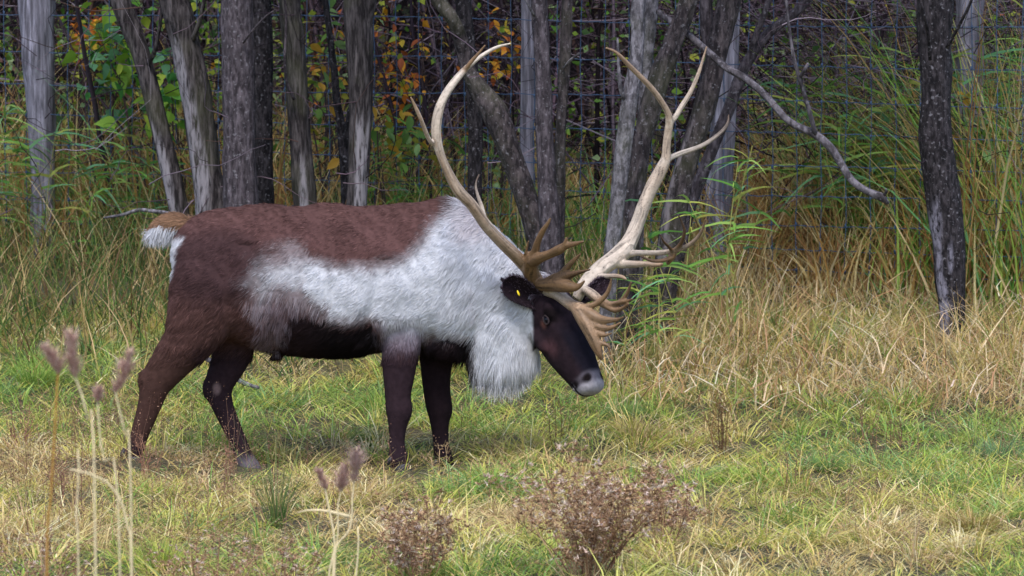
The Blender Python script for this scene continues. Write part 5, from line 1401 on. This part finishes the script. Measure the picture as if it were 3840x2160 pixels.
# green rush tuft and other single tufts
def tuft(label, x, y, h, w, n, pal, wid=.005, name='grass_tuft', cat='grass tuft', lean=.25, droop=.35, Y=None, group='single grass tufts'):
    b = G(x, y) if Y is None else V(x, y, Y); b[2] = ground_z(b[0], b[1])
    k = 1 / vpm(b[1]); t = thing(name, label, cat, tuple(b), group)
    a = rng.uniform(0, 6.28, n); r = np.sqrt(rng.random(n)) * w * k * .25
    ln = np.abs(rng.normal(0, lean, n)) + r / (w * k) * .6
    d0 = np.stack([np.cos(a) * ln, np.sin(a) * ln, np.ones(n)], 1); d0 /= np.linalg.norm(d0, axis=1)[:, None]
    bend = np.stack([np.cos(a) * rng.uniform(0, .7, n), np.sin(a) * rng.uniform(0, .7, n), -rng.uniform(0, droop * 2, n)], 1)
    c = pick(pal, n)
    bs = np.stack([b[0] + r * np.cos(a), b[1] + r * np.sin(a), np.zeros(n)], 1); bs[:, 2] = ground_z(bs[:, 0], bs[:, 1]) - .01
    v, f, cc = blades(bs, d0, bend, h * k * rng.uniform(.45, 1.15, n), rng.uniform(.6, 1.2, n) * wid, c, 4, tipcol=np.clip(c * .9 + .1 * np.array(STRAW[2]), 0, .8))
    tri_mesh('foliage', v, f, cc, M_grass, t)['kind'] = 'stuff'
    return t
tuft('tuft of upright dark green rushes below the belly', 695, 1330, 300, 70, 90, [srgb(74, 104, 48), srgb(94, 118, 56), srgb(60, 86, 44), srgb(130, 130, 70)], .004, 'rush_tuft', 'rush', .10, .08)
tuft('bright yellow-green mounded tuft at the lower left', 405, 1440, 110, 130, 520, [srgb(160, 172, 62), srgb(134, 156, 54), srgb(182, 180, 82)], .005)
tuft('fresh green tuft right of the front hooves', 1228, 1240, 100, 90, 360, [srgb(112, 156, 58), srgb(92, 140, 54), srgb(142, 168, 70)], .005)
tuft('green tuft under the muzzle', 1560, 1060, 80, 150, 480, [srgb(88, 132, 66), srgb(104, 146, 70), srgb(124, 150, 92)], .0045)
tuft('green tuft left of the near front leg', 930, 1120, 80, 110, 380, [srgb(92, 124, 58), srgb(116, 140, 64), srgb(76, 108, 50)], .0045)
tuft('straw-coloured sprawling tuft at the lower right', 2450, 1340, 110, 170, 460, [srgb(178, 150, 92), srgb(150, 132, 70), srgb(196, 170, 118), srgb(128, 126, 56)], .0055, lean=.5)
tuft('blue-green tuft at the right edge of the meadow', 2510, 1170, 110, 150, 420, [srgb(96, 134, 92), srgb(78, 122, 70), srgb(118, 150, 104)], .005)
tuft('lime green tuft at far left under the pale post', 85, 975, 110, 130, 420, [srgb(126, 156, 58), srgb(104, 144, 54), srgb(150, 170, 76)], .005)
tuft('green tuft in the middle right of the meadow', 2085, 1190, 80, 110, 340, [srgb(92, 136, 62), srgb(116, 148, 70), srgb(80, 118, 58)], .0045)
tuft('pale tan sprawling tuft below the front hooves', 1330, 1330, 90, 200, 480, [srgb(190, 162, 118), srgb(204, 178, 140), srgb(168, 136, 92)], .0045, lean=.5)

# reeds with broad green blades by the post and along the fence
def cane(label, x, y, hgt, n, spread, Y, pal, Lb=(.14, .32), wid=(.009, .02)):
    b = V(x, y, Y); b[2] = ground_z(b[0], b[1])
    t = thing('reed_clump', label, 'reeds', tuple(b), 'green reed clumps by the fence')
    fo = Bag()
    for s in range(n):
        p0 = b + np.array([rng.normal(0, spread), rng.normal(0, spread * .5), 0]); p0[2] = ground_z(p0[0], p0[1])
        H_ = hgt * rng.uniform(.65, 1.1)
        path = spline(np.vstack([p0, p0 + [rng.normal(0, .05), rng.normal(0, .05), H_ * .5], p0 + [rng.normal(0, .14), rng.normal(0, .12), H_]]), .08)
        bs = Bag(); v, f = tube(path, np.linspace(.0045, .002, len(path)), 5); bs.add(v, f, srgb(136, 132, 76)); bs.build('stem', M_twig, t)
        m = 12; q = path[(len(path) * (1 - .75 * rng.random(m) ** 1.4)).astype(int).clip(0, len(path) - 1)]
        d = rand_dirs(m, .0, .8); bend = np.stack([d[:, 0] * .3, d[:, 1] * .3, -rng.uniform(.2, .8, m)], 1)
        w = np.cross(d, rand_dirs(m)); w /= np.linalg.norm(w, axis=1)[:, None]
        c = pick(pal, m)
        v, f, cc = blades(q, d, bend, rng.uniform(*Lb, m), rng.uniform(*wid, m), c, 4, w, c, .55); fo.add(v, f, cc)
    fo.build('foliage', M_grass, t)['kind'] = 'stuff'
CG = [srgb(112, 152, 66), srgb(88, 132, 58), srgb(140, 168, 84), srgb(104, 150, 104), srgb(150, 156, 74)]
cane('green reeds beside the far antler in front of the twisted trunk', 1700, 700, .55, 6, .14, 2.5, CG)
cane('green reeds in front of the grey post', 1800, 700, 1.05, 7, .12, 2.9, CG)
cane('green reeds behind the fence left of the black trunk', 2130, 740, 1.35, 14, .2, 5.2, CG, (.2, .4), (.012, .026))
cane('green reeds behind the fence close to the black trunk', 2280, 740, 1.2, 12, .16, 5.0, CG, (.2, .4), (.012, .026))
cane('tall reeds at the right edge under the last post', 2500, 740, 1.55, 16, .22, 4.9, CG, (.2, .42), (.012, .026))
cane('low reeds at the foot of the fence left of the tail', 300, 640, .85, 12, .3, 6.0, CG, (.18, .35), (.01, .022))
cane('reeds behind the fence at the far left edge', 40, 700, .9, 12, .2, 6.6, CG, (.18, .35), (.01, .022))
cane('reeds behind the fence between the forked trunk and the near antler', 1010, 560, .8, 12, .22, 5.7, CG, (.18, .35), (.01, .022))
cane('short reeds behind the neck and near antler', 1240, 640, .45, 8, .08, 2.2, CG, (.12, .22), (.008, .016))
